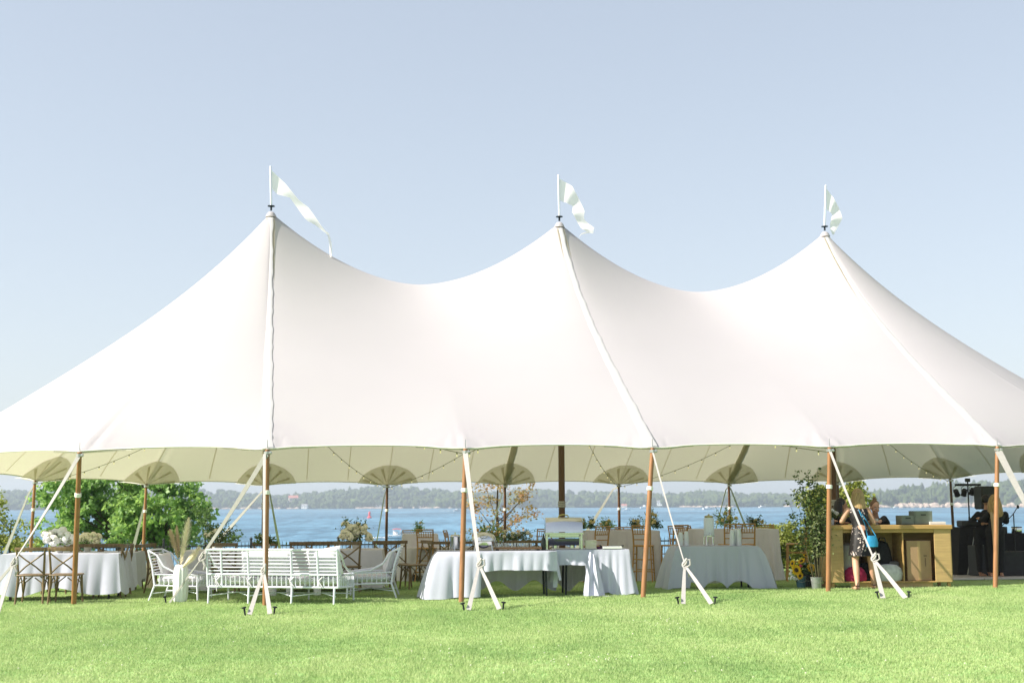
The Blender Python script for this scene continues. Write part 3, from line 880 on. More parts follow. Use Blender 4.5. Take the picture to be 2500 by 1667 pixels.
# panel seams under the cloth every S/6 in the straight part, broad webbing under the centre masts
for a in [-S + S / 6 * k for k in range(13)]:
    ci = int(np.argmin(np.abs(CA[:, -1] - a) + 10 * (np.abs(CB[:, -1]) < TW * .9)))
    broad = abs((a / S) - round(a / S)) < .01
    for mir in (False, True):
        b = B(); hw = .085 if broad else .010
        rows = []
        for j in range(1, NR, 2):
            p = cpt(ci, j, mir) + cnorm(ci, j, mir) * .012
            d = Vector((math.cos(YAW), math.sin(YAW), 0)) * hw
            rows.append([p - d, p + d])
        b.grid(rows)
        tpart(b, 'webbing' if broad else 'panel_seam', WEB)
for k in list(range(24, 24 + 48 * 3, 24)) + list(range(24 + 48 * 7, NC, 24)):
    for mir in (False, True):
        b = B(); rows = []
        for j in range(8, NR, 3):
            p = cpt(k, j, mir) + cnorm(k, j, mir) * .012
            tang = Vector((K_ if mir else F_)[min(k + 1, NC - 1), j] - (K_ if mir else F_)[k - 1, j]).normalized() * .013
            rows.append([p - tang, p + tang])
        b.grid(rows); tpart(b, 'panel_seam', WEB)
# laced seam flaps on the outside, peak to aligned pole; one loose rippled edge
FLAP = mat('seam flap cloth', (.68, .68, .70), .85, noise=.02, nscale=3, transl=.4, tcol=(.8, .77, .66))
for a, ci in ((-S, PCOL[3]), (0, PCOL[5]), (S, PCOL[7])):
    for mir in (False, True):
        b = B(); rows = []
        G = K_ if mir else F_
        ax = Vector((math.cos(YAW), math.sin(YAW), 0))
        for j4 in range(4, (NR - 1) * 4 + 1):
            t_ = j4 / 4; j = min(int(t_), NR - 2); f_ = t_ - j
            p = Vector(G[ci, j] * (1 - f_) + G[ci, j + 1] * f_)
            n_ = -cnorm(ci, min(j + 1, NR - 2), mir)
            wob = .010 * math.sin(j4 * .23) * math.sin(j4 * .071 + a) + .003 * math.sin(j4 * .61 + 1)
            gr = .038 + .042 * (j4 / (4 * NR))
            rows.append([p + ax * (-gr * 1.3 + wob * .6) + n_ * .004, p + ax * (-gr * .55) + n_ * .012, p + ax * .0 + n_ * .016,
                         p + ax * (gr * .7 + wob * .7) + n_ * .014, p + ax * (gr + wob) + n_ * .009, p + ax * (gr + wob - .001) + n_ * .003])
        b.grid(rows)
        tpart(b, 'seam_flap', FLAP)
# masts, peaks
PEAKS = [T(k * S, 0, ZP) for k in (-1, 0, 1)]
for k in range(3):
    base = T((k - 1) * S, 0, 0); top = PEAKS[k]
    b = B(); b.tube([base - Vector((0, 0, .05)), base.lerp(top, .5), top + Vector((0, 0, -.02))], [.068, .066, .055], 14)
    mst = tpart(b, 'centre_mast', DARKPOLE)
    c = base + Vector((0, 0, 1.62)); b = B()
    for q_ in range(3): b.lathe([(.074, -.02), (.084, 0), (.074, .02)], c + Vector((0, 0, -.045 + .045 * q_)), 12)
    tpart(b, 'mast_lashing', STRAP, True, mst)
    b = B(); b.lathe([(.115, -.10), (.09, -.04), (.055, .005), (0, .02)], top, 16)
    tpart(b, 'peak_cap', SAIL)
    b = B(); b.lathe([(.02, .04), (.02, .12), (.075, .125), (.075, .14), (.02, .145), (.018, .2)], top, 10)
    tpart(b, 'peak_fitting', STEELBLUE)
# side poles: base and top as they lean
PINM = mat('galvanised pin', (.5, .5, .5), .35, metal=.8)
RING = mat('white strap ring', (.82, .81, .77), .7)
SIDE = {}
def side_pole(key, top, foot, m_=POLE, rad=.040):
    up = (top - foot).normalized()
    b = B(); b.tube([foot - up * .03, foot.lerp(top, .5), top + up * .02], [rad, rad * 1.02, rad * .86], 12)
    po = tpart(b, 'side_pole', m_)
    c = foot + up * ((top - foot).length * .73)
    b = B(); R = up.to_track_quat('Z', 'Y').to_matrix()
    b.lathe([(rad + .002, -.032), (rad + .010, -.028), (rad + .010, .028), (rad + .002, .032)], c, 12, R); tpart(b, 'ring', RING, True, po)
    b = B(); b.tube([top, top + Vector((0, 0, .17))], [.011, .006], 6); tpart(b, 'pin', PINM, True, po)
    b = B(); b.lathe([(.055, -.05), (.055, -.01), (.02, .0)], top, 8); b.ball(top + Vector((.05, -.03, -.03)), .028, 6, 4); tpart(b, 'shackle', PINM, True, po)
    SIDE[key] = (top, foot)
FP = {'f0': ((-S - TW * math.sin(RS), -TW * math.cos(RS)), (180, 1476)), 'f1': ((-S, -TW), (647, 1480)), 'f2': ((-S / 2, -TW), (1126, 1471)),
      'f3': ((0, -TW), (1570, 1459)), 'f4': ((S / 2, -TW), (2022, 1444.5)), 'f5': ((S, -TW), (2430, 1436))}
for k, ((a, b_), px) in FP.items():
    top = T(a, b_, ZE - .03); side_pole(k, top, gp(*px))
for k in (2, 3):
    for sx_ in (-1, 1):
        if sx_ == 1 and k == 2 or True:
            top = T(sx_ * (S + TW * math.sin(k * RS)), -TW * math.cos(k * RS), ZE - .03); side_pole('e%d%d' % (k, sx_), top, Vector((top.x, top.y, g(top.x, top.y))))
top = T(S + TW * math.sin(RS), -TW * math.cos(RS), ZE - .03); side_pole('f6', top, Vector((top.x, top.y, g(top.x, top.y))))
BK = {'b0': (-S - TW * math.sin(2 * RS), TW * math.cos(2 * RS)), 'b1': (-S - TW * math.sin(RS), TW * math.cos(RS)), 'b2': (-S, TW), 'b3': (-S / 2, TW), 'b4': (0, TW),
      'b5': (S / 2, TW), 'b6': (S, TW), 'b7': (S + TW * math.sin(RS), TW * math.cos(RS)), 'b8': (S + TW * math.sin(2 * RS), TW * math.cos(2 * RS)),
      'b9': (-S - TW * math.sin(3 * RS), TW * math.cos(3 * RS)), 'b10': (S + TW * math.sin(3 * RS), TW * math.cos(3 * RS))}
for k, (a, b_) in BK.items():
    top = T(a, b_, ZE - .03); lean = T(a * 1.004, b_ * 1.006, 0)
    side_pole(k, top, lean, POLE if k in ('b0', 'b1', 'b9') else DARKPOLE, .036)

# guy straps: wide webbing from pole head to a knot, forked to two stakes
def ribbon(b_, pts, wds, th=.006, face=Vector((0, -1, .25)), twist=0.):
    pts = [Vector(p) for p in pts]; n_ = len(pts); rows = []
    for i, p in enumerate(pts):
        d = (pts[min(i + 1, n_ - 1)] - pts[max(i - 1, 0)]).normalized()
        sd = d.cross(face).normalized()
        if twist: sd = Matrix.Rotation(twist * i / (n_ - 1), 3, d) @ sd
        nn = d.cross(sd).normalized() * th
        w_ = wds[i] / 2
        rows.append([p - sd * w_ - nn, p + sd * w_ - nn, p + sd * w_ + nn, p - sd * w_ + nn, p - sd * w_ - nn])
    b_.grid(rows)
    b_.f.append(tuple(len(b_.v) - 5 + i for i in range(4))); 
def stake(c, lean, parent):
    b_ = B(); up = (Vector((0, 0, 1)) + lean).normalized(); R = up.to_track_quat('Z', 'Y').to_matrix()
    b_.lathe([(.012, -.2), (.013, .10), (.034, .105), (.034, .122), (.0, .128)], c, 8, R)
    tpart(b_, 'stake', STEELBLUE, True, parent)
def knot(c, parent, sc=1., sd=1):
    b_ = B(); r_ = random.Random(int(c.x * 100))
    for k in range(3):
        pts = []
        for q_ in range(11):
            t = q_ / 10 * 2 * PI
            pts.append(c + Vector((math.cos(t + k) * .042 * sc, math.sin(t) * .03 * sc - .02, math.sin(t + k * 1.9) * .06 * sc + (k - 1) * .035 * sc)))
        b_.tube(pts, [.019 * sc] * 11, 6)
    b_.tube([c + Vector((.02, -.03, .05)), c + Vector((.075 * sd, -.05, .05)), c + Vector((.08 * sd, -.06, -.02)), c + Vector((.03 * sd, -.04, -.06))], [.018 * sc, .02 * sc, .018 * sc, .016 * sc], 6)
    b_.tube([c + Vector((.02, -.03, -.04)), c + Vector((.07 * sd, -.05, -.13)), c + Vector((.05 * sd, -.05, -.20))], [.024 * sc, .028 * sc, .016 * sc], 6)
    tpart(b_, 'knot', STRAP, True, parent)
def guy(top, kpx, ends, wt=.055, we=.07, tw=.0, kfrac=None, m_=STRAP, kn=True, stakes=True, sd=1):
    es = [gp(*e_) for e_ in ends]
    mid_ = sum(es, Vector()) / len(es)
    # knot stands on the line of sight, at the depth of the straight strap there
    best = min((i / 200 for i in range(201)), key=lambda f: abs((at(kpx[0], kpx[1], top.lerp(mid_, f).y) - top.lerp(mid_, f)).z))
    Yk = top.lerp(mid_, best).y
    kn_ = at(kpx[0], kpx[1], Yk)
    b_ = B(); n_ = 9
    hd = top + Vector((0, -.04, -.05))
    ribbon(b_, [hd.lerp(kn_, i / (n_ - 1)) + Vector((0, 0, -.03 * math.sin(PI * i / (n_ - 1)))) for i in range(n_)], [wt * (1 - .055 * i) for i in range(n_)], twist=tw)
    go_ = tpart(b_, 'guy_strap', m_)
    if kn: knot(kn_, go_, .72, sd)
    for i, e_ in enumerate(es):
        b_ = B(); ribbon(b_, [kn_ + Vector((0, -.01, -.03)), kn_.lerp(e_, .4), e_ + Vector((0, 0, .02))], [we * .42, we * .68, we * .88])
        tpart(b_, 'strap_tail', m_, True, go_)
        if stakes: stake(e_ + Vector((-.06 if i == 0 else .05, .02, 0)), Vector((-.2 if i == 0 else .1, 0, 0)), go_)
    return go_
guy(SIDE['f0'][0], (33, 1372), [(-6, 1500), (-60, 1490)], .06, .07, .9)
guy(SIDE['f1'][0], (492, 1358), [(414, 1474)], .075, .035, .0)
guy(SIDE['f1'][0] + Vector((-.035, 0, 0)), (644, 1388), [(609, 1503), (659, 1502)], .045, .075, .0, sd=.4)
guy(SIDE['f2'][0], (1170, 1374), [(1144, 1492), (1219, 1490)], .075, .075, .0)
guy(SIDE['f3'][0], (1671, 1374), [(1668, 1477), (1737, 1477)], .026, .075, .0)
guy(SIDE['f4'][0], (2132, 1360), [(2156, 1463), (2211, 1463)], .04, .085, .0)
guy(SIDE['f5'][0], (2560, 1330), [(2580, 1440), (2640, 1440)], .12, .1, .0)
# back straps
def back_guy(key, px_a, px_b, wt=.05, we=.08):
    top = SIDE[key][0]
    a_ = at(*px_a, top.y + .35); dirp = at(*px_b, top.y + 1.4)
    e_ = dirp + (dirp - a_) * 1.2
    z0 = g(e_.x, e_.y)
    if e_.z < z0 + .02: f = (a_.z - z0) / (a_.z - e_.z); e_ = a_.lerp(e_, f)
    b_ = B(); ribbon(b_, [top + Vector((0, .03, -.05)), a_, dirp, e_], [wt * .6, wt * .8, we, we])
    go_ = tpart(b_, 'guy_strap', STRAP)
    if e_.z < z0 + .1: stake(e_, Vector((0, .2, 0)), go_)
back_guy('b0', (70, 1205), (18, 1335)); back_guy('b1', (352, 1235), (323, 1347), .06, .09)
back_guy('b2', (620, 1222), (532, 1321), .06, .09); back_guy('b2', (659, 1205), (683, 1340), .04, .07)
back_guy('b3', (938, 1213), (923, 1303), .03, .03); back_guy('b4', (1226, 1205), (1213, 1250), .03, .03)
back_guy('b5', (1497, 1194), (1441, 1284), .05, .09); back_guy('b6', (1772, 1195), (1754, 1266), .035, .03)
back_guy('b6', (1784, 1193), (1817, 1277), .05, .05)
guy(SIDE['b1'][0] + Vector((-.25, .9, -1.2)), (323, 1352), [(304, 1385), (318, 1412)], .07, .06, 0, stakes=False)

# string lights sagging from the masts to the pole heads
BULB = mat('warm glass bulb', (.9, .84, .55), .3, emit=((1, .85, .45), .2))
WIRE = mat('olive light wire', (.22, .22, .15), .7)
bulb_me = B().lathe([(.006, .02), (.007, .010), (.0105, -.002), (.012, -.012), (.008, -.021), (0, -.023)], n=8).mesh('bulb', BULB)
sock_me = B().lathe([(.004, .05), (.012, .045), (.013, .02)], n=6).mesh('socket', WIRE)
def string_light(mk, key, label, sag, h=4.3):
    a_ = T((mk - 1) * S, 0, h) + Vector((0, -.08, 0)); e_ = SIDE[key][0] + Vector((0, 0, -.06))
    t = thing('string_light', label, 'string lights', a_, 0, 'string lights under the canopy')
    n_ = 15; pts = []
    for i in range(n_ * 2 + 1):
        f = i / (n_ * 2); p = a_.lerp(e_, f); p.z -= sag * 4 * f * (1 - f)
        pts.append(p - a_)
    B().tube(pts, .006, 5).build('wire', WIRE, t)
    for i in range(1, n_ * 2, 2):
        M_ = Matrix.Translation(pts[i] + Vector((0, 0, -.05)))
        bo = link('bulb', bulb_me, t, M_); link('socket', sock_me, bo)
for mk, key, lab, sag in ((0, 'b0', 'string of bulbs running to the far left back pole', .35), (0, 'b3', 'string of bulbs from the first mast down to the pole above the motor boat', .35),
                          (0, 'f2', 'bulb string along the front edge to the third front pole from its left', .22), (1, 'b3', 'bulb string from the middle mast back to the pole above the motor boat', .35),
                          (1, 'b5', 'bulb string from the middle mast to the black back pole on its right', .35), (1, 'f2', 'bulb string reaching the third front pole from its right', .22),
                          (1, 'f4', 'bulb string along the front edge left of the bar pole', .22), (2, 'b5', 'bulb string from the right mast back to the pole behind the tall tables', .35),
                          (2, 'b8', 'bulb string falling to the back pole above the grey crates', .35)):
    string_light(mk, key, lab, sag)

# pennants on the three peaks
FLAGC = mat('white pennant cloth', (.95, .91, .94), .9, transl=.25, tcol=(1, .95, .97))
def pennant(k, label, px_top, px_bot, upper, lower, tail=None):
    Yf = PEAKS[k].y
    c0 = at(*px_bot, Yf); base = PEAKS[k] + Vector((0, 0, .14)); top = at(*px_top, Yf)
    t = thing('pennant', label, 'flag', base, 0, 'pennants on the tent peaks')
    b_ = B(); b_.tube([Vector((0, 0, 0)), (top - base) * .5, top - base], [.022, .022, .019], 8); b_.ball(top - base, .024, 8, 5); b_.build('flagpole', WHITE_METAL, t)
    m_ = 12
    def resamp(P):
        P = [Vector((p[0], p[1], 0)) for p in P]; d = [0]
        for i in range(1, len(P)): d.append(d[-1] + (P[i] - P[i - 1]).length)
        out = []
        for i in range(m_ * 2):
            s_ = d[-1] * i / (m_ * 2 - 1); j = max(0, min(len(P) - 2, next((q_ for q_ in range(len(d) - 1) if d[q_ + 1] >= s_ - 1e-6), len(P) - 2)))
            f = (s_ - d[j]) / max(1e-6, d[j + 1] - d[j]); out.append(P[j].lerp(P[j + 1], min(1, f)))
        return out
    U, Lw = resamp(upper), resamp(lower); rows = []
    for i, (a_, c_) in enumerate(zip(U, Lw)):
        row = []
        for q_ in range(6):
            p = a_.lerp(c_, q_ / 5)
            wv = .02 * math.sin(i * .75 + q_ * .5) * min(1, i / 5) + .14 * max(0., (p.x - px_top[0])) / FPX * Yf
            row.append(at(p.x, p.y, Yf + wv + .01) - base)
        rows.append(row)
    b_ = B(); b_.grid(rows); b_.build('cloth', FLAGC, t)
    if tail:
        b_ = B(); rows = []
        for i, (x_, y_, w_) in enumerate(tail): yy_ = Yf + .14 * (x_ - px_top[0]) / FPX * Yf; rows.append([at(x_, y_ - w_, yy_) - base, at(x_, y_ + w_, yy_ + .02) - base])
        b_.grid(rows); b_.build('tail', FLAGC, t)
z5 = lambda P: [(600 + x / 5.227, 380 + y / 5.227) for x, y in P]
pennant(0, 'long white pennant streaming far down to the right from the left peak', (660.5, 408), (660, 518),
        z5([(330, 190), (500, 350), (680, 570), (800, 660), (880, 770), (1000, 945), (1060, 985), (1095, 1110), (1100, 1180), (1098, 1292)]),
        z5([(328, 420), (410, 500), (560, 535), (680, 700), (770, 825), (880, 880), (960, 945), (1040, 1005), (1062, 1110), (1068, 1190), (1075, 1294)]))
z7 = lambda P: [(1300 + x / 7.128, 400 + y / 7.128) for x, y in P]
pennant(1, 'white pennant folded twice, hanging off the middle peak', (1363.4, 429), (1364.5, 532),
        z7([(468, 262), (690, 385), (800, 590), (910, 820), (890, 960), (1010, 1070), (1075, 1100), (1055, 1215)]),
        z7([(468, 640), (590, 680), (705, 740), (690, 840), (770, 1000), (850, 1130), (930, 1170), (960, 1200)]),
        [(1300 + x / 7.128, 400 + y / 7.128, w_) for x, y, w_ in ((970, 1195, 1.6), (900, 1205, 1.8), (850, 1222, 1.5), (825, 1250, .9), (808, 1290, .4))])
z8 = lambda P: [(1950 + x / 7.125, 420 + y / 7.125) for x, y in P]
pennant(2, 'short white pennant drooping close to its pole on the right peak', (2016, 454), (2017.5, 553),
        z8([(484, 292), (600, 440), (690, 600), (765, 800), (690, 940), (612, 1092)]),
        z8([(484, 655), (560, 710), (585, 740), (545, 900), (545, 1000), (590, 1092)]))

# ================================================================== FURNITURE
def V3(*a): return Vector(a)
# ---- cross-back dining chair: front towards -Y
def make_crossback():
    t = thing('crossback_chair', 'brown wooden crossback chair', 'chair')
    B().box((0, 0, .455), (.45, .42, .028), bev=.012).build('seat', BROWN, t)
    for s in (-1, 1):
        B().tube([(s * .19, -.17, .445), (s * .20, -.185, .2), (s * .215, -.20, 0)], [.019, .018, .014], 8).build('front_leg', BROWN, t)
        B().tube([(s * .21, .25, 0), (s * .20, .20, .25), (s * .195, .18, .46), (s * .205, .215, .68), (s * .215, .26, .87)], [.015, .019, .020, .018, .016], 8).build('rear_leg', BROWN, t)
        pts = [(-s * .195, .19, .485), (-s * .07, .235, .60), (s * .07, .255, .70), (s * .20, .245, .80)]
        B().tube(pts, [.013] * 4, 6).build('cross_slat', BROWN, t)
        B().tube([(s * .195, -.185, .16), (s * .17, -.18, .33), (s * .06, -.17, .42)], .010, 6).build('brace', BROWN, t)
        B().tube([(s * .20, .205, .16), (s * .17, .19, .34), (s * .06, .17, .42)], .010, 6).build('brace', BROWN, t)
        B().tube([(s * .205, -.17, .17), (s * .205, -.08, .36), (s * .20, 0, .43), (s * .205, .08, .36), (s * .205, .18, .17)], .010, 6).build('brace', BROWN, t)
    rows = []
    for i in range(9):
        u = -1 + i / 4; x = u * .245; y = .275 - .035 * u * u
        rows.append([(x, y - .012, .835), (x, y + .012, .835), (x, y + .016, .865), (x, y + .012, .895), (x, y - .012, .895), (x, y - .016, .865), (x, y - .012, .835)])
    b = B(); b.grid(rows); b.f += [tuple(range(6)), tuple(len(b.v) - 7 + i for i in range(5, -1, -1))]; b.build('top_rail', BROWN, t)
    return t
CROSS = make_crossback(); CROSS_USED = [False]
def put(proto, used, loc, rz, label, group, scale=None):
    if not used[0]:
        used[0] = True; o = proto; o.location = loc; o.rotation_euler = (0, 0, rz); tag(o, label, None, group)
    else: o = dup(proto, loc, rz, label, group)
    if scale: o.scale = scale
    return o
def cross(loc, deg, label): return put(CROSS, CROSS_USED, loc, math.radians(deg), label, 'wooden crossback chairs at the dining tables')
# ---- chiavari bar stool
def make_stool():
    t = thing('bar_stool', 'honey coloured bamboo style bar stool', 'bar stool')
    B().box((0, 0, .745), (.39, .38, .03), bev=.012).build('seat', HONEY, t)
    for s in (-1, 1):
        B().tube([(s * .165, -.165, .74), (s * .19, -.195, 0)], [.017, .013], 8).build('front_leg', HONEY, t)
        B().tube([(s * .215, .24, 0), (s * .18, .18, .5), (s * .17, .17, .76), (s * .178, .20, 1.0), (s * .185, .245, 1.16)], [.013, .016, .018, .016, .014], 8).build('rear_leg', HONEY, t)
        for z in (.22, .40, .58):
            k = z / .74
            B().tube([(s * (.19 - .025 * k), -.195 + .03 * k, z), (s * (.21 - .035 * k), .235 - .06 * k, z)], .011, 6).build('stretcher', HONEY, t)
    for z in (.26, .46): B().tube([(-.18, -.18, z), (.18, -.18, z)], .011, 6).build('stretcher', HONEY, t)
    for z in (.24, .48): B().tube([(-.19, .20, z), (.19, .20, z)], .011, 6).build('stretcher', HONEY, t)
    def rail(z, y, r): B().tube([(-.18, y, z), (0, y + .02, z), (.18, y, z)], r, 8).build('back_rail', HONEY, t)
    rail(1.15, .242, .014); rail(1.105, .232, .011); rail(.985, .20, .011); rail(.875, .185, .011)
    sm = B().tube([(0, 0, 0), (0, .035, .12)], .0075, 6).mesh('spindle', HONEY)
    for k in range(6):
        x = -.13 + .052 * k; link('spindle', sm, t, Matrix.Translation((x, .20 + .02 * (1 - (x / .18) ** 2), .985)))
    return t
STOOL = make_stool(); STOOL_USED = [False]
def stool(loc, deg, label): return put(STOOL, STOOL_USED, loc, math.radians(deg), label, 'bamboo style bar stools at the tall tables')

# ---- draped tables
def perim(w_, d_, r_, n_side=60):
    """points round a rounded rectangle from front-left corner, counter-clockwise: (x, y, nx, ny, side, u)"""
    out = []
    cs = [(-w_ / 2, -d_ / 2), (w_ / 2, -d_ / 2), (w_ / 2, d_ / 2), (-w_ / 2, d_ / 2)]
    for s in range(4):
        p, q = cs[s], cs[(s + 1) % 4]; dx, dy = q[0] - p[0], q[1] - p[1]; l = math.hypot(dx, dy); dx /= l; dy /= l
        n_ = max(8, int(n_side * l / 1.2))
        for i in range(n_):
            u = i / n_
            if u * l < r_ or (1 - u) * l < r_:
                pass
            x, y = p[0] + dx * l * u, p[1] + dy * l * u
            nx, ny = dy, -dx
            e = .16 / l
            if u < e:
                a = (1 - u / e) * PI / 4; nx, ny = nx * math.cos(a) - dx * math.sin(a), ny * math.cos(a) - dy * math.sin(a)
            elif u > 1 - e:
                a = (1 - (1 - u) / e) * PI / 4; nx, ny = nx * math.cos(a) + dx * math.sin(a), ny * math.cos(a) + dy * math.sin(a)
            out.append((x, y, nx, ny, s, u))
    return out
def drape(w_, d_, h, fun, seed=0, fold=.03, freq=15., nr=12, sag=0.):
    """cloth over a w x d table top at height h; fun(side, u) -> (drop, flare)"""
    P = perim(w_, d_, .05); rows = []; b = B(); r_ = random.Random(seed); n_ = len(P)
    ph = [r_.uniform(0, 6.28) for _ in range(4)]
    per = 0; arc = []
    for i, p in enumerate(P):
        if i: per += math.hypot(p[0] - P[i - 1][0], p[1] - P[i - 1][1])
        arc.append(per)
    for j in range(nr + 1):
        t = j / nr; row = []
        for i, (x, y, nx, ny, s, u) in enumerate(P):
            q_ = fun(s, u); dr, fl = q_[:2]; ex = q_[2] if len(q_) > 2 else 1.1
            a = arc[i]
            wv = math.sin(a * freq + ph[0]) * .5 + math.sin(a * freq * 1.73 + ph[1]) * .3 + .55 * (abs(math.sin(a * freq * 1.31 + ph[3] + .3 * t)) * 2 - 1)
            wv2 = math.sin(a * freq * .6 + ph[2] + t * 1.2)
            o = .004 + fl * t ** ex + fold * t ** .7 * (wv * .7 + wv2 * .5) * min(1, dr / .4)
            z = h - dr * t * (1 + .02 * wv2) - .004
            if j == 0: o = 0; z = h
            z = max(z, .012)
            row.append((x + nx * o, y + ny * o, z))
        row.append(row[0]); rows.append(row)
    b.grid([[q for q in row] for row in rows])
    # top sheet
    c0 = len(b.v); 
    b.v.append((0, 0, h + .002))
    for i in range(n_): b.f.append((i, i + 1, c0))
    return b
def table_under(w_, d_, h, name, label, loc, rz, legs=True, m_=None, group=None):
    t = thing(name, label, 'table', loc, rz, group)
    B().box((0, 0, h - .022), (w_ - .02, d_ - .02, .03), bev=.006).build('tabletop', m_ or mat('folding table top', (.35, .34, .32), .6), t)
    for sx_ in (-1, 1):
        for sy in (-1, 1):
            B().tube([(sx_ * (w_ / 2 - .16), sy * (d_ / 2 - .1), h - .03), (sx_ * (w_ / 2 - .14), sy * (d_ / 2 - .09), -.03)], .017, 8).build('leg', STEELBLUE, t)
    return t
def cloth(w_, d_, h, fun, label, loc, rz, seed, m_=CLOTH, group=None, **kw):
    b = drape(w_, d_, h, fun, seed, **kw)
    o = b.build('tablecloth', m_, None, True, 70); o.location = loc; o.rotation_euler = (0, 0, rz)
    return tag(o, label, 'tablecloth', group)

# left dining table, front row
lt = gp(137, 1474); lt = Vector((at(137, 1361, 21.25).x, 21.75, 0)); lt.z = g(lt.x, lt.y)
TY_ = .10
table_under(1.85, .95, .755, 'dining_table', 'dining table hidden under a white cloth at the far left', lt, TY_, m_=BROWN)
cloth(1.87, .97, .76, lambda s, u: ((.60 + .06 * math.sin(u * 9)), .10), 'white tablecloth with two crossback chairs before it, far left', lt, TY_, 1, fold=.035, freq=11)
lt2 = Vector((at(225, 1342, 25).x, 25.1, 0)); lt2.z = g(lt2.x, lt2.y)
table_under(1.75, 1.0, .755, 'dining_table', 'second dining table standing behind the far left one', lt2, .1, m_=BROWN)
cloth(1.77, 1.02, .76, lambda s, u: (.58 + .05 * math.sin(u * 8), .05), 'white tablecloth behind the far left table, its corner by the strap tail', lt2, .1, 2, fold=.035, freq=11)
def chair_px(px, py, deg, lab, Y=None):
    p = gp(px, py) if Y is None else onx(px, Y)
    cross(p, deg, lab)
chair_px(83, 1460, 186, 'crossback chair nearest the left front pole on its left side, back to the lawn', 20.75)
chair_px(163, 1460, 184, 'crossback chair partly behind the left front pole, back to the lawn', 20.75)
chair_px(266, 1452, -84, 'crossback chair at the right end of the far left table, seen side on', 21.75)
chair_px(284, 1440, -70, 'crossback chair just right of and behind the end chair of the far left table', 23.0)
chair_px(311, 1420, -95, 'dark crossback chair by the knotted back strap, side on', 25.4)
chair_px(214, 1420, 8, 'crossback chair across the far left table, its rail behind the white flowers', 23.2)
chair_px(258, 1420, 2, 'crossback chair across the far left table beside the corner', 23.15)
chair_px(140, 1420, 4, 'crossback chair across the far left table hidden behind white hydrangeas', 23.2)
chair_px(6, 1450, 100, 'honey lit crossback chair at the photo\'s left edge', 21.6)
# middle dining table behind the settee
mt = Vector((at(690, 1346, 23.3).x, 23.55, 0)); mt.z = g(mt.x, mt.y)
table_under(3.5, 1.0, .755, 'dining_table', 'long dining table behind the white settee', mt, .06, m_=BROWN)
cloth(3.52, 1.02, .76, lambda s, u: (.62 + .04 * math.sin(u * 14), .05), 'long ivory tablecloth behind the white settee', mt, .06, 3, CLOTH2, fold=.035, freq=12)
for px, Y, deg, lab in ((396, 23.7, 82, 'crossback chair between the left armchair and the woven basket, side on'),
                        (550, 22.75, 183, 'crossback chair behind the settee left of the second front pole'),
                        (640, 24.6, 0, 'crossback chair behind the second front pole across the long table'),
                        (772, 24.6, 4, 'crossback chair across the long table above the settee right half'),
                        (722, 24.65, -14, 'turned crossback chair across the long table left of its neighbour'),
                        (824, 24.6, 2, 'crossback chair across the long table just left of the rose centrepiece'),
                        (850, 22.6, 184, 'crossback chair right of the settee with its cross in view'),
                        (936, 24.5, -2, 'crossback chair across the long table right of the rose centrepiece'),
                        (972, 24.9, 20, 'crossback chair behind the right armchair, only its top rail in view'),
                        (1012, 23.9, -62, 'crossback chair turned side on beside the first bar stool')):
    chair_px(px, 0, deg, lab, Y)

# ---- far dining table behind the buffet with a row of dark chairs
ft = Vector((at(1190, 1335, 29).x, 29.4, 0)); ft.z = g(ft.x, ft.y)
table_under(3.6, 1.0, .755, 'dining_table', 'far dining table behind the buffet', ft, .08, m_=BROWN)
cloth(3.62, 1.02, .76, lambda s, u: (.55 + .05 * math.sin(u * 14), .05), 'ivory tablecloth of the far table behind the buffet', ft, .08, 4, CLOTH2, fold=.035, freq=12)
for k, px in enumerate((1076, 1097, 1128, 1142, 1262, 1288, 1313, 1332)):
    chair_px(px, 0, 180 + (-8, 5, 10, -6, 4, -5, 6, 0)[k], ('crossback chair behind the left buffet cloth, leftmost of the far row', 'crossback chair of the far row right of the leftmost one',
             'crossback chair seen between soup warmer and the third front pole', 'crossback chair just left of the round steel warmer',
             'crossback chair above the tray of glasses, left one', 'crossback chair above the tray of glasses, middle one', 'crossback chair above the tray of glasses next to the dark bottle',
             'crossback chair of the far row hidden by the chafing dish')[k], 28.5)

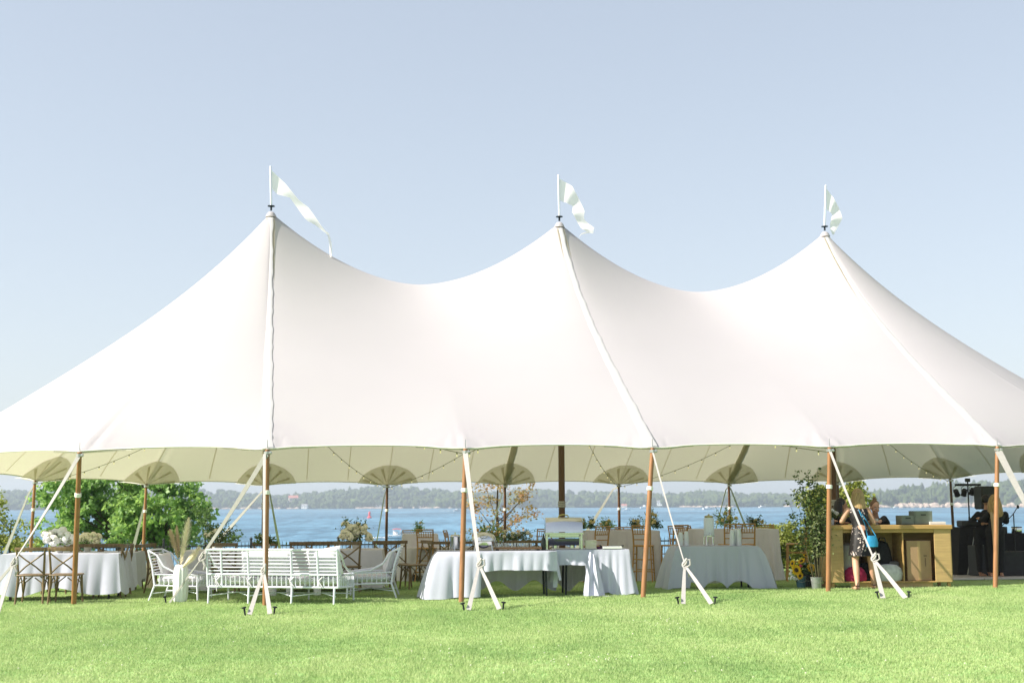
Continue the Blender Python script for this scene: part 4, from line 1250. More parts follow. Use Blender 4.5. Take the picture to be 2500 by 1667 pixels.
# ---- tall tables with long skirts
def tall(pxl, pxr, Y, label, seed, h=1.07, d_=.9, dy=.5, rz=.1):
    a_, c_ = at(pxl, 1300, Y), at(pxr, 1300, Y)
    loc = Vector(((a_.x + c_.x) / 2, Y + dy, 0)); loc.z = g(loc.x, loc.y)
    return cloth(c_.x - a_.x, d_, h, lambda s, u: (h - .01, .10 + .03 * math.sin(u * 9)), label, loc, rz, seed, CLOTH2, 'tall tables under long skirts', fold=.05, freq=21)
tall(979, 1064, 29.4, 'ivory skirt of the small tall table behind the first bar stool', 5)
tall(1428, 1608, 27.2, 'ivory skirt of the tall table left of the fourth front pole', 6)
tall(1672, 1900, 26.6, 'ivory skirt of the tall table behind the cup table', 7)
for px, Y, deg, lab in ((1042, 28.7, 172, 'bar stool left of the buffet in front of the small tall table'), (1006, 30.6, 15, 'bar stool behind the small tall table, its rail above the cloth'),
                        (1110, 31.5, 80, 'bar stool seen side on above the soup warmer'), (1322, 30.2, 200, 'bar stool left of the chafing dish, partly hidden'),
                        (1456, 26.9, 215, 'bar stool right of the chafing dish, turned'), (1508, 29.3, 5, 'bar stool behind the tall table left of the pole, left one of two'),
                        (1524, 29.5, -12, 'bar stool behind the tall table left of the pole, right one of two'), (1572, 26.6, 165, 'bar stool seen from behind beside the fourth front pole'),
                        (1646, 26.4, 215, 'bar stool left of the cup stacks, turned away from the pole'), (1664, 28.6, 20, 'bar stool behind the cup stacks, only its rail in view'),
                        (1712, 28.3, 75, 'bar stool edge just left of the drink dispenser'), (1784, 25.9, 190, 'bar stool right of the drink dispenser'),
                        (1822, 25.8, 172, 'bar stool behind the right cup stacks'), (1876, 28.4, 0, 'bar stool across the tall table near its right corner'),
                        (1946, 25.6, 262, 'bar stool beside the flower buckets at the left of the bar')):
    stool(onx(px, Y), deg, lab)

# ---- buffet: two folding tables end to end
bl = gp(1208, 1468); BZ = .05
bl = Vector((at(1211, 1355, 20.75).x, 21.1, 0)); bl.z = g(bl.x, bl.y)
table_under(1.86, .76, .73, 'buffet_table', 'left folding buffet table with black legs under a white cloth', bl, BZ)
def bf(s, u):
    if s == 0:
        if u < .36: return (.73 - .05 * (u / .36) , .10 + .16 * (1 - u / .36), .62)
        return (.30 + .015 * math.sin(u * 7), .03)
    if s == 3: return (.72, .30, .62)
    if s == 2: return (.58 + .08 * math.cos(u * 12.5 * PI / 2), .06)
    return (.45, .04)
cloth(1.9, .78, .735, bf, 'white cloth on the left buffet table, its left end bulging to the grass', bl, BZ, 8, fold=.035, freq=15, nr=16)
br = Vector((at(1444, 1349, 21.1).x, 21.45, 0)); br.z = g(br.x, br.y)
table_under(1.15, .76, .73, 'buffet_table', 'right folding buffet table with black legs under a white cloth', br, BZ)
def bf2(s, u):
    if s == 0:
        if u < .05: return (.58, .06)
        if u < .40: return (.24, .03)
        if u < .55: return (.68, .10 - .3 * abs(u - .47))
        return (.66 + .06 * abs(math.sin(u * 9)), .07 + .1 * max(0, u - .8) * 4)
    if s == 1: return (.72, .14)
    if s == 2: return (.62 + .08 * math.cos(u * 16), .05)
    return (.50, .06)
cloth(1.18, .78, .735, bf2, 'white cloth on the right buffet table, bunched in the middle', br, BZ, 9, fold=.04, freq=22, nr=16)
b = B()
rows = []
for i in range(13):
    t = i / 12; h_ = .68 * (1 - t)
    wv = [(.0, 0), (.05, -.05), (.11, -.02), (.16, -.07), (.22, -.02)]
    rows.append([((x - .1) * (.35 + 1.25 * t ** .8), y * (1 + t) - .02 - .14 * t, .012 + h_ * (1.02 - .02 * k)) for k, (x, y) in enumerate(wv)])
rows.append([(x + .02 + .06 * k, y - .06, .02 + .01 * (k % 2)) for k, (x, y, z) in enumerate(rows[-1])])
b.grid(rows)
o = b.build('bunched_cloth', CLOTH, None, True, 80); q = gp(1452, 1455); o.location = Vector((at(1445, 1349, 21.0).x, 21.0, q.z))
tag(o, 'bunched white cloth corner trailing on the grass in the middle of the right buffet table', 'cloth')

def on_top(px, Y, zt): 
    p = at(px, 1340, Y); return Vector((p.x, Y, zt))
TOP_L = bl.z + .74; TOP_R = br.z + .74
# soup warmer
t = thing('soup_warmer', 'slim cylindrical steel soup warmer at the left end of the buffet', 'soup warmer', on_top(1111, 21.05, TOP_L))
B().lathe([(.075, .03), (.078, .04), (.078, .22), (.082, .225), (.08, .235), (.055, .255), (.012, .26), (.012, .285), (.02, .29), (0, .295)], n=18).build('pot', STEEL, t)
b = B()
for k in range(3):
    a = k * 2.1 + .4; b.tube([(.07 * math.cos(a), .07 * math.sin(a), .1), (.085 * math.cos(a), .085 * math.sin(a), 0)], .007, 6)
b.build('stand', STEEL, t)
# round chafer
t = thing('round_chafer', 'large round steel chafer with glass window lid on the left buffet table', 'chafing dish', on_top(1181, 21.1, TOP_L))
B().lathe([(.16, .07), (.185, .09), (.19, .14), (.195, .15)], n=24).build('pan', STEEL, t)
B().lathe([(.195, .155), (.195, .19), (.17, .245), (.11, .28), (.04, .29), (0, .292)], n=24).build('lid', STEEL, t)
b = B()
for a in (.78, 2.36, 3.93, 5.5): b.tube([(.18 * math.cos(a), .18 * math.sin(a), .12), (.20 * math.cos(a), .20 * math.sin(a), 0)], .010, 6)
b.build('leg_frame', STEEL, t)
B().ball((0, -.13, .11), (.10, .05, .075), 14, 8).build('water_bowl', mat('dark steel inside', (.18, .18, .21), .25, metal=1), t)
b = B(); b.tube([(-.06, -.17, .22), (-.04, -.215, .225), (.04, -.215, .225), (.06, -.17, .22)], .009, 6); b.build('handle', STEEL, t)
# wooden riser with glasses
rp = on_top(1264, 21.15, TOP_L)
t = thing('wooden_riser', 'long low wooden riser board carrying small glasses on the buffet', 'serving board', rp)
B().box((0, 0, .034), (.78, .25, .028), bev=.006).build('board', mat('walnut board', (.26, .145, .06), .45, noise=.25, nscale=4, stretch=(1, 8, 8)), t)
for s in (-1, 1): B().box((s * .33, 0, .01), (.05, .2, .02)).build('foot', BLACK, t)
GLASS = mat('clear glass', (.75, .8, .78), .08, alpha=.45)
gm = None
for k in range(12):
    x = -.36 + .052 * k + rng.uniform(-.006, .006) - .0; p = rp + Vector((x, rng.uniform(-.07, .07), .048))
    if gm is None: gm = B().lathe([(.017, 0), (.020, .01), (.021, .065), (.0195, .066), (.018, .012), (0, .010)], n=10).mesh('glass', GLASS)
    o = link('glass', gm); o.location = p
    tag(o, 'small clear glass standing on the wooden riser board', 'glass', 'small glasses on the riser board')
# dark bottle
o = B().lathe([(.036, 0), (.038, .01), (.038, .15), (.030, .18), (.014, .21), (.013, .25), (.016, .255), (0, .257)], n=14).build('bottle', mat('dark bottle glass', (.035, .045, .035), .2))
o.location = on_top(1327, 21.2, TOP_L); tag(o, 'dark bottle standing left of the roll top chafing dish', 'bottle')
# roll top chafing dish
t = thing('chafing_dish', 'large rectangular steel chafing dish with domed roll top lid', 'chafing dish', on_top(1376, 21.25, TOP_R - .003), .04)
b = B()
for sx_ in (-1, 1):
    for sy in (-1, 1): b.box((sx_ * .28, sy * .16, .13), (.028, .028, .26), bev=.004)
b.box((0, -.16, .255), (.58, .02, .022)); b.box((0, .16, .255), (.58, .02, .022)); b.box((0, 0, .255), (.62, .36, .018)); b.box((0, -.165, .20), (.56, .012, .012)); b.build('frame', STEEL, t)
B().box((0, 0, .225), (.52, .31, .07), bev=.02).build('water_pan', STEEL, t)
b = B(); rows = []
for i in range(13):
    a = PI * i / 12; y = -.175 * math.cos(a); z = .27 + .235 * math.sin(a) ** .8
    rows.append([(-.30, y, .27 + (z - .27) * .0 if False else z * 1.0), (-.295, y, z + .004), (0, y, z + .012), (.295, y, z + .004), (.30, y, z)])
b.grid(rows)
for s in (-1, 1):
    c0 = len(b.v); b.v.append((s * .30, 0, .27)); k = 0 if s < 0 else 4
    for i in range(12): b.f.append((i * 5 + k, i * 5 + 5 + k, c0))
b.build('lid', STEEL, t)
b = B(); b.tube([(-.08, -.02, .51), (-.07, -.03, .545), (0, -.03, .56), (.07, -.03, .545), (.08, -.02, .51)], .010, 8); b.build('handle', mat('brass handle', (.45, .36, .10), .3, metal=1.), t)
B().box((0, -.10, .12), (.50, .02, .13), Matrix.Rotation(.5, 3, 'X'), bev=.008).build('deflector', mat('dark steel inside', (.18, .18, .21)), t)
for s in (-1, 1): B().lathe([(.045, 0), (.045, .06), (.03, .065), (0, .065)], (s * .14, 0, .02), 12).build('burner', STEEL, t)
# stack of small plates / folded napkins
sp_ = on_top(1442, 21.2, TOP_R)
NAP = mat('folded cream napkin', (.62, .60, .48), .9, noise=.06)
for k in range(7):
    o = B().box((0, 0, 0), (.185 - .003 * (k % 3), .17, .0195), bev=.006).build('napkin', NAP)
    o.location = sp_ + Vector((rng.uniform(-.006, .006), 0, .0105 + .0205 * k)); o.rotation_euler = (0, 0, rng.uniform(-.08, .08))
    tag(o, 'folded cream napkin in the stack right of the big chafing dish', 'napkin', 'stack of folded cream napkins')
o = B().box((0, 0, .02), (.10, .12, .04), bev=.012).build('napkin', mat('plum napkin', (.07, .02, .05), .9)); o.location = on_top(1461, 21.2, TOP_R); tag(o, 'small dark plum napkin beside the white serving tray', 'napkin')
t = thing('serving_tray', 'white serving tray with dark handles at the right end of the buffet', 'tray', on_top(1493, 21.2, TOP_R), .06)
b = B(); b.box((0, 0, .012), (.30, .24, .012)); b.box((0, -.12, .028), (.31, .01, .03)); b.box((0, .12, .028), (.31, .01, .03)); b.box((-.15, 0, .028), (.01, .24, .03)); b.box((.15, 0, .028), (.01, .24, .03)); b.build('tray', mat('white ceramic', (.8, .8, .8), .25), t)
for s in (-1, 1): B().tube([(s * .155, -.06, .03), (s * .185, -.05, .055), (s * .185, .05, .055), (s * .155, .06, .03)], .010, 8).build('handle', BLACK, t)

# ---- cup and drinks table
dt = Vector((at(1750, 1337, 22.3).x + .02, 22.75, 0)); dt.z = g(dt.x, dt.y)
table_under(1.34, .7, .735, 'drinks_table', 'small folding table under a thin white cloth for cups and water', dt, .05)
def df(s, u):
    sc_ = abs(math.sin(PI * (u * 3.1 + .18))) ** .8
    if s == 0: return (.72 - .15 * sc_ * (1 if .12 < u < .9 else .2), .10 + .16 * max(0, .2 - u) * 3 + .18 * max(0, u - .75) * 2.4)
    if s == 1: return (.71, .34, .62)
    if s == 3: return (.725, .28, .55)
    return (.66, .08)
cloth(1.38, .72, .74, df, 'thin white cloth billowing around the cup and drinks table', dt, .05, 10, SHEER, fold=.055, freq=13, nr=18)
DT = dt.z + .746
CUP = mat('clear frosted cup', (.86, .88, .90), .35, transl=.4, tcol=(.9, .9, .9))
cm_ = None
for px, hgt, lab in ((1662, 7, 'left cup stack of the pair under the guy strap'), (1676, 8, 'right cup stack of the pair under the guy strap'), (1788, 9, 'tall clear cup stack, left of three near the table right end'),
                     (1797, 10, 'tallest clear cup stack in the middle of three'), (1805, 10, 'rightmost clear cup stack on the drinks table')):
    t = thing('cup_stack', lab, 'cups', on_top(px, 22.6 + (.06 if px == 1797 else 0), DT))
    cmesh = B().lathe([(.044, 0), (.046, .012), (.032, .115), (.0, .118)], n=12).mesh('cup', CUP)
    for k in range(hgt): link('cup', cmesh, t, Matrix.Translation((0, 0, .019 * k)))
t = thing('drink_dispenser', 'frosted glass drink dispenser with lid on a metal stand', 'dispenser', on_top(1732, 22.75, DT))
B().lathe([(.085, .17), (.09, .18), (.09, .45), (.075, .475), (.06, .48)], n=18).build('jar', mat('frosted glass', (.84, .88, .96), .4, transl=.4), t)
B().lathe([(.075, .478), (.078, .50), (.06, .515), (.02, .52), (.015, .54), (0, .545)], n=16).build('lid', mat('brass lid', (.40, .36, .22), .4, metal=.6), t)
b = B(); b.lathe([(.095, .155), (.095, .17)], n=16)
for a in (.5, 1.7, 2.9, 4.1, 5.3): b.tube([(.085 * math.cos(a), .085 * math.sin(a), .16), (.095 * math.cos(a), .095 * math.sin(a), 0)], .008, 6)
b.build('stand', STEEL, t)
b = B(); b.tube([(0, -.088, .205), (0, -.125, .205), (0, -.13, .18)], .010, 6); b.build('tap', STEEL, t)

# ---- white cane settee (its back towards the lawn)
def cane(pts, r_=.014, n_=7): return B().tube(pts, r_, n_)
def pillow(w_, h_, th):
    b = B(); rows = []
    for i in range(11):
        u = -1 + i / 5
        rows.append([]); 
        for k in range(11):
            v = -1 + k / 5
            e = (1 - u ** 4) * (1 - v ** 4); pin = 1 - .10 * (1 - abs(u)) * abs(v) ** 3; pin2 = 1 - .10 * (1 - abs(v)) * abs(u) ** 3
            rows[-1].append((u * w_ / 2 * pin2, -th / 2 * e ** .55, v * h_ / 2 * pin))
    b.grid(rows); n0 = len(b.v)
    b.grid([[(x, -y, z) for (x, y, z) in row] for row in rows])
    return b
sfl, sfr = gp(509, 1475), gp(822, 1476)
sc = (sfl + sfr) / 2; sW = (sfr - sfl).length; sRz = math.atan2(sfr.y - sfl.y, sfr.x - sfl.x)
t = thing('white_settee', 'white cane settee with open slatted back, seen from behind', 'settee', Vector((sc.x, sc.y, g(sc.x, sc.y))), sRz)
SD = .74; hw = sW / 2 + .02; lo, hi, topz = .265, .455, .83
for x in (-hw, -hw + .26 * 2 * hw * .43, -hw * .36, hw * .30, hw * .70, hw): cane([(x, 0, lo), (x, -.02, hi), (x, -.08, topz)], .016).build('back_post', WHITE_METAL, t)
for k in range(6):
    z = hi + .0535 * (k + 1); y = -.02 - .06 * (z - hi) / (topz - hi)
    cane([(-hw, y, z), (hw, y, z)], .0085).build('back_slat', WHITE_METAL, t)
cane([(-hw, -.08, topz), (hw, -.08, topz)], .019, 8).build('top_rail', WHITE_METAL, t)
for z in (lo, hi):
    for (p, q_) in (((-hw, -.02 if z == hi else 0, z), (hw, -.02 if z == hi else 0, z)), ((-hw, SD, z - .03), (hw, SD, z - .03)), ((-hw, 0, z), (-hw, SD, z - .03)), ((hw, 0, z), (hw, SD, z - .03))):
        cane([p, q_], .016).build('seat_rail', WHITE_METAL, t)
bal = cane([(0, 0, lo), (0, -.018, hi)], .009, 6).mesh('baluster', WHITE_METAL)
nb_ = 28
for k in range(1, nb_): link('baluster', bal, t, Matrix.Translation((-hw + 2 * hw * k / nb_, 0, 0)))
for s in (-1, 1):
    for k in range(1, 9): link('baluster', bal, t, Matrix.Translation((s * hw, SD * k / 9, -.02 * k / 9)))
    cane([(s * hw, -.08, topz), (s * (hw + .01), .10, .74), (s * (hw + .01), .26, .575), (s * hw, .5, .49), (s * hw, SD, .46), (s * hw, SD, lo)], .016, 8).build('arm', WHITE_METAL, t)
for x in (-hw + .02, -hw * .36, hw * .30, hw - .06): cane([(x, 0, lo), (x - .0, -.02, 0)], [.018, .014], 8).build('leg', WHITE_METAL, t)
for x in (-hw + .02, -hw * .36, hw * .30, hw - .0): cane([(x, SD, lo), (x, SD + .02, 0)], [.018, .014], 8).build('leg', WHITE_METAL, t)
for x0, x1 in ((-hw + .02, -hw * .36), (-hw * .36, hw * .30), (hw * .30, hw - .04)):
    cane([(x0, 0, .13), ((x0 + x1) / 2, SD * .5, .16), (x1, SD, .13)], .009, 6).build('stretcher', WHITE_METAL, t)
    cane([(x1, 0, .13), ((x0 + x1) / 2, SD * .5, .16), (x0, SD, .13)], .009, 6).build('stretcher', WHITE_METAL, t)
B().box((0, SD / 2 + .02, .37), (2 * hw - .07, SD - .09, .13), bev=.045).build('seat_cushion', CREAM_FAB, t)
# twisted piping along the cushion's back edge
b = B()
for k in range(46):
    x = -hw + .08 + (2 * hw - .16) * k / 45
    b.tube([(x - .022, .048, .355), (x + .022, .044, .395)], [.016, .016], 6)
b.build('rope_piping', CREAM_FAB, t)
for x in (-hw + .18, -hw * .34, hw * .31, hw * .74):
    b = B(); b.tube([(x, .03, .41), (x + .03, -.03, .42), (x - .03, -.035, .36), (x - .015, -.035, .25 + .05 * math.sin(x * 9))], [.009, .010, .010, .006], 5)
    b.tube([(x, .03, .41), (x - .05, -.03, .40), (x - .01, -.035, .33), (x + .04, -.04, .27)], [.009, .010, .010, .006], 5); b.build('ribbon_tie', CREAM_FAB, t)
SET = t
Ms = Matrix.Translation(SET.location) @ Matrix.Rotation(sRz, 4, 'Z')
def set_pillow(x, w_, h_, lean, tilt, label, zc=.615):
    o = pillow(w_, h_, .17).build('pillow', CREAM_FAB, None, True, 80)
    o.location = Ms @ Vector((x, .10, zc)); o.rotation_euler = (lean, tilt, sRz); tag(o, label, 'pillow', 'pillows on the white settee')
set_pillow(-.33, .46, .42, .14, .04, 'cream pillow leaning on the settee back, left of the front pole')
set_pillow(.06, .50, .42, .18, -.03, 'cream pillow on the settee just right of the front pole')
set_pillow(.80, .56, .47, .14, -.10, 'large tilted cream pillow at the right end of the settee', .635)

# ---- white cane armchairs
def make_armchair():
    t = thing('white_armchair', 'white cane armchair', 'armchair')
    w2, D = .36, .70                                   # faces -Y; back at +Y
    for s in (-1, 1):
        cane([(s * w2, D / 2, .28), (s * w2, D / 2 + .05, .62), (s * (w2 - .02), D / 2 + .13, .90)], .016).build('back_post', WHITE_METAL, t)
        cane([(s * (w2 - .02), D / 2 + .13, .90), (s * w2, D / 2 - .02, .82), (s * (w2 + .01), D / 2 - .14, .62), (s * (w2 + .01), .02, .51), (s * w2, -D / 2, .455)], .016, 8).build('arm', WHITE_METAL, t)
        cane([(s * w2, D / 2, .28), (s * (w2 + .01), D / 2 + .09, 0)], [.018, .013], 8).build('leg', WHITE_METAL, t)
        cane([(s * w2, -D / 2, .455), (s * w2, -D / 2, .26), (s * w2, -D / 2 - .01, 0)], [.016, .018, .014], 8).build('leg', WHITE_METAL, t)
        for z in (.26, .455): cane([(s * w2, -D / 2, z), (s * w2, D / 2, z + .02)], .014).build('seat_rail', WHITE_METAL, t)
        for k in range(1, 9):
            y = -D / 2 + D * k / 9; cane([(s * w2, y, .27), (s * w2, y, .465)], .008, 6).build('baluster', WHITE_METAL, t)
        cane([(-s * w2, -D / 2, .14), (0, 0, .17), (s * w2, D / 2 + .04, .14)], .009, 6).build('stretcher', WHITE_METAL, t)
    for z in (.26, .455):
        cane([(-w2, -D / 2, z), (w2, -D / 2, z)], .014).build('seat_rail', WHITE_METAL, t)
        cane([(-w2, D / 2, z + .02), (w2, D / 2, z + .02)], .014).build('seat_rail', WHITE_METAL, t)
    for k in range(1, 9):
        x = -w2 + 2 * w2 * k / 9; cane([(x, -D / 2, .27), (x, -D / 2, .45)], .008, 6).build('baluster', WHITE_METAL, t)
    for k in range(9):
        z = .50 + .05 * k; y = D / 2 + .03 + .10 * ((z - .45) / .45) ** 1.3
        cane([(-w2, y, z), (0, y + .03, z), (w2, y, z)], .010, 6).build('back_slat', WHITE_METAL, t)
    cane([(-w2 + .02, D / 2 + .13, .90), (0, D / 2 + .16, .905), (w2 - .02, D / 2 + .13, .90)], .017, 8).build('top_rail', WHITE_METAL, t)
    B().box((0, 0, .37), (2 * w2 - .06, D - .05, .13), bev=.045).build('seat_cushion', CREAM_FAB, t)
    b = B()
    for s in (-1, 1):
        for k in range(17):
            y = -D / 2 + .06 + (D - .12) * k / 16; b.tube([(s * (w2 - .025), y - .02, .35), (s * (w2 - .022), y + .02, .395)], .015, 6)
    b.build('rope_piping', CREAM_FAB, t)
    p = pillow(.52, .42, .16); R = Matrix.Rotation(-.28, 4, 'X'); p.v = [tuple(R @ Vector(q) + Vector((0, D / 2 - .05, .65))) for q in p.v]
    p.build('back_cushion', CREAM_FAB, t, True, 80)
    return t
ARM = make_armchair()
c = onx(448, 21.35); ARM.location = c; ARM.rotation_euler = (0, 0, math.radians(90 - 4)); tag(ARM, 'white cane armchair left of the settee behind the vase', 'armchair', 'white cane armchairs'); ARM.scale = (1, 1, .89)
c = onx(906, 21.35); dup(ARM, c, math.radians(-90 + 2), 'white cane armchair right of the settee, facing left', 'white cane armchairs')

# white low table with cylinder legs in front of the settee
c = onx(725, 21.9)
t = thing('coffee_table', 'low white table with cylinder legs seen under the settee', 'coffee table', c)
B().box((0, 0, .40), (1.05, .5, .04), bev=.012).build('tabletop', WHITE_METAL, t)
for x in (-.38, -.1, .36): B().lathe([(.062, .0), (.062, .38)], (x, -.1, 0), 16).build('leg', mat('white plaster', (.76, .75, .72), .8), t)

# ---- tall white vase with pampas grass
vp = gp(440, 1470)
def rib(t_, z): return 1 + .06 * math.cos(t_ * 12) * (1 if .05 < z < .55 else .2) + .012 * math.sin(z * 110 + t_ * 7)
prof_ = [(.095, .0), (.100, .02), (.112, .12), (.116, .25), (.116, .42), (.108, .52), (.088, .575), (.080, .59), (.070, .585), (.066, .5)]
pr = []
for i in range(len(prof_) - 1):
    for k in range(3): f = k / 3; pr.append((prof_[i][0] * (1 - f) + prof_[i + 1][0] * f, prof_[i][1] * (1 - f) + prof_[i + 1][1] * f))
pr.append(prof_[-1])
t = thing('floor_vase', 'tall white ribbed vase standing on the grass beside the settee', 'vase', vp)
B().lathe(pr, n=56, rfun=rib).build('body', mat('matt white ceramic', (.78, .78, .77), .6), t, True, 80)
PAMP = mat('cream pampas plume', (.95, .90, .74), .9, transl=.5, tcol=(1, .95, .8)); PAMPB = mat('brown pampas plume', (.72, .58, .42), .9, transl=.5)
def plume(label, base_px, tip_px, wd_, m_, dy, droop=0.):
    a = vp + Vector((0, 0, .50)); s0 = at(*base_px, vp.y + dy * .6); s1 = at(*tip_px, vp.y + dy)
    t = thing('pampas_plume', label, 'pampas grass', a, 0, 'pampas plumes in the white vase')
    B().tube([Vector((0, 0, -.2)), (s0 - a) * .5, s0 - a, (s1 - a)], [.006, .006, .005, .001], 5).build('stem', STEM, t)
    V_, F_ = [], []; L_ = (s1 - s0).length; n_ = 900; r_ = np.random.default_rng(int(tip_px[0] * 7))
    ax = (s1 - s0).normalized()
    for k in range(n_):
        f = r_.random(); p = s0.lerp(s1, f) - a; p += Vector((0, 0, -droop * f * f))
        w_ = wd_ * (math.sin(PI * min(1, f * .88 + .1)) ** .8) * r_.uniform(.25, 1.25)
        d = Vector(r_.normal(size=3)).normalized(); d = (d - ax * d.dot(ax)).normalized()
        e_ = p + d * w_ * .8 + ax * w_ * 1.5; sd = d.cross(ax) * .0045
        i0 = len(V_); V_ += [p - sd, p + sd, e_ + Vector((0, 0, -.02))]; F_.append((i0, i0 + 1, i0 + 2))
    link('plume', np_mesh('plume', np.array([tuple(v) for v in V_]), np.array(F_), m_), t)
plume('tallest cream pampas plume standing upright in the vase', (441, 1378), (461, 1262), .12, PAMP, .02)
plume('fluffy brown pampas plume leaning left in the vase', (436, 1362), (415, 1290), .085, PAMPB, .12)
plume('cream pampas plume drooping right across the strap', (448, 1380), (488, 1334), .085, PAMP, -.1)
plume('short cream pampas plume low on the right of the vase', (446, 1384), (478, 1350), .08, PAMP, -.15)
plume('small brown pampas tuft behind the tall cream plume', (438, 1352), (431, 1280), .06, PAMPB, .2)

# woven basket left of the left armchair
c = onx(370, 26.6)
t = thing('woven_basket', 'tall pale woven basket under a left back pole', 'basket', c)
b = B(); BK_ = mat('pale cane weave', (.82, .74, .58), .8, noise=.1)
for k in range(22):
    z = .02 + .025 * k
    b.tube([(.10 * math.cos(a_ * PI / 8) * (1 + .06 * ((a_ + k) % 2)), .10 * math.sin(a_ * PI / 8) * (1 + .06 * ((a_ + k) % 2)), z) for a_ in range(17)], .010, 5)
b.build('weave', BK_, t)
for k in range(8): B().tube([(.104 * math.cos(k * PI / 4), .104 * math.sin(k * PI / 4), 0), (.104 * math.cos(k * PI / 4), .104 * math.sin(k * PI / 4), .57)], .009, 6).build('stake_rod', BK_, t)
B().lathe([(.095, .56), (.115, .57), (.115, .59), (.095, .6)], n=18).build('rim', BK_, t)

# ================================================================== FLOWERS
def bloom(b, c, r_, rnd, n_=9):
    """a head of many small petals"""
    c = Vector(c)
    for k in range(n_):
        d = Vector((rnd.gauss(0, 1), rnd.gauss(0, 1), rnd.gauss(.3, 1))).normalized()
        b.ball(c + d * r_ * .62, (r_ * .5, r_ * .5, r_ * .34), 6, 4, d.to_track_quat('Z', 'Y').to_matrix())
def sprigs(centre, n_, length, spread, seed, size=.05, per=9, up=.7):
    r_ = random.Random(seed); P = []; st = B()
    for k in range(n_):
        a = r_.uniform(0, 2 * PI); e_ = Vector((math.cos(a) * spread * r_.uniform(.3, 1), math.sin(a) * spread * .5, up * length * r_.uniform(.25, 1)))
        st.tube([centre, centre + e_ * .5 + Vector((0, 0, .03)), centre + e_], .004, 4)
        for q in range(per):
            f = r_.uniform(.35, 1.02); P.append(centre + e_ * f + Vector((r_.gauss(0, .02), r_.gauss(0, .02), r_.gauss(0, .02))))
    return st, P
def centrepiece(name, label, loc, wd_, ht, blooms, m_, leafm=LEAFD, seed=1, n_sp=16, vase=True, size=.055, br=.055, group=None):
    t = thing(name, label, 'flowers', loc, 0, group); r_ = random.Random(seed)
    if vase: B().lathe([(.05, 0), (.065, .03), (.07, .09), (.05, .13)], n=14).build('bowl', mat('stone bowl', (.5, .48, .44), .7), t)
    st, P = sprigs(Vector((0, 0, .12)), n_sp, ht, wd_, seed, up=1.)
    P += [Vector((r_.gauss(0, wd_ * .45), r_.gauss(0, wd_ * .25), .12 + abs(r_.gauss(0, ht * .3)))) for k in range(n_sp * 12)]
    st.build('stems', STEM, t)
    V_, F_ = leaves([tuple(p) for p in P], size, .1, .5, seed); link('foliage', np_mesh('foliage', V_, F_, leafm), t)
    for k in range(blooms):
        a = r_.uniform(0, 2 * PI); q = r_.uniform(.1, .85)
        b = B(); bloom(b, (math.cos(a) * q * wd_, math.sin(a) * q * wd_ * .5 - .03, .16 + ht * r_.uniform(.15, .72) * (1 - .4 * q)), br * r_.uniform(.75, 1.25), r_); b.build('bloom', m_, t)
    return t
def tabletop(px, Y, h): 
    p = at(px, 1340, Y); return Vector((p.x, Y, g(p.x, Y) + h))
centrepiece('hydrangea_centrepiece', 'mound of white hydrangeas on the far left table left of the front pole', tabletop(146, 21.7, .765), .34, .30, 30, PETALW, LEAF, 31, 8, br=.09)
centrepiece('hydrangea_centrepiece', 'creamy white blooms on the table behind, just right of the left front pole', tabletop(214, 25.0, .765), .32, .26, 20, PETALC, LEAF, 32, 10, br=.08)
centrepiece('rose_centrepiece', 'large cream rose and greenery arrangement left of the motor boat', tabletop(868, 23.5, .765), .32, .46, 24, PETALC, LEAFD, 33, 20, size=.06, br=.085)
centrepiece('greenery_centrepiece', 'loose dark greenery with a few cream blooms behind the strap left of the settee', tabletop(535, 23.5, .765), .34, .42, 5, PETALC, LEAFD, 34, 20, size=.06)
centrepiece('greenery_centrepiece', 'spiky leaves and dry plume just behind the second front pole', tabletop(650, 23.6, .765), .22, .18, 1, PETALC, LEAFD, 35, 9, size=.08)
centrepiece('garland_centrepiece', 'orange and cream flower mound under the autumn tree on the far table', tabletop(1190, 29.3, .765), .45, .42, 9, mat('peach petals', (.66, .38, .18), .8, noise=.2), LEAF, 36, 24, size=.07)
centrepiece('garland_centrepiece', 'low eucalyptus garland with pale blooms above the glasses', tabletop(1258, 29.3, .765), .55, .26, 8, PETALC, LEAFD, 37, 22, size=.06, vase=False)
for px, Y, w_, h_, nb_, lab, sd in ((1425, 27.7, .12, .17, 2, 'small posy nearest the roll top dish on the tall table', 41), (1444, 27.5, .13, .2, 3, 'small yellow posy at the foot of the white back strap', 42), (1482, 27.6, .20, .2, 3, 'green posy left of the black back pole on the tall table', 43),
                                (1552, 27.6, .17, .2, 3, 'green posy just left of the fourth front pole', 44), (1588, 27.8, .2, .36, 5, 'taller round posy rising behind the fourth front pole', 45), (1604, 27.6, .14, .16, 2, 'dark low posy at the right corner of the tall table', 46),
                                (1775, 27.0, .30, .36, 8, 'big mixed centrepiece with orange blooms behind the drink dispenser', 47), (1843, 27.0, .22, .2, 3, 'loose leafy posy right of the big mixed centrepiece', 48),
                                (1022, 29.6, .14, .2, 1, 'leaf posy on the small tall table left of the third front pole', 49)):
    centrepiece('table_posy', lab, tabletop(px, Y, 1.0), w_, h_ + .05, nb_, mat('amber petals', (.58, .48, .22), .8, noise=.3), LEAF if sd % 2 else LEAFD, sd, int(8 + w_ * 40), vase=False, size=.05, br=.045, group='flower posies on the tall tables')

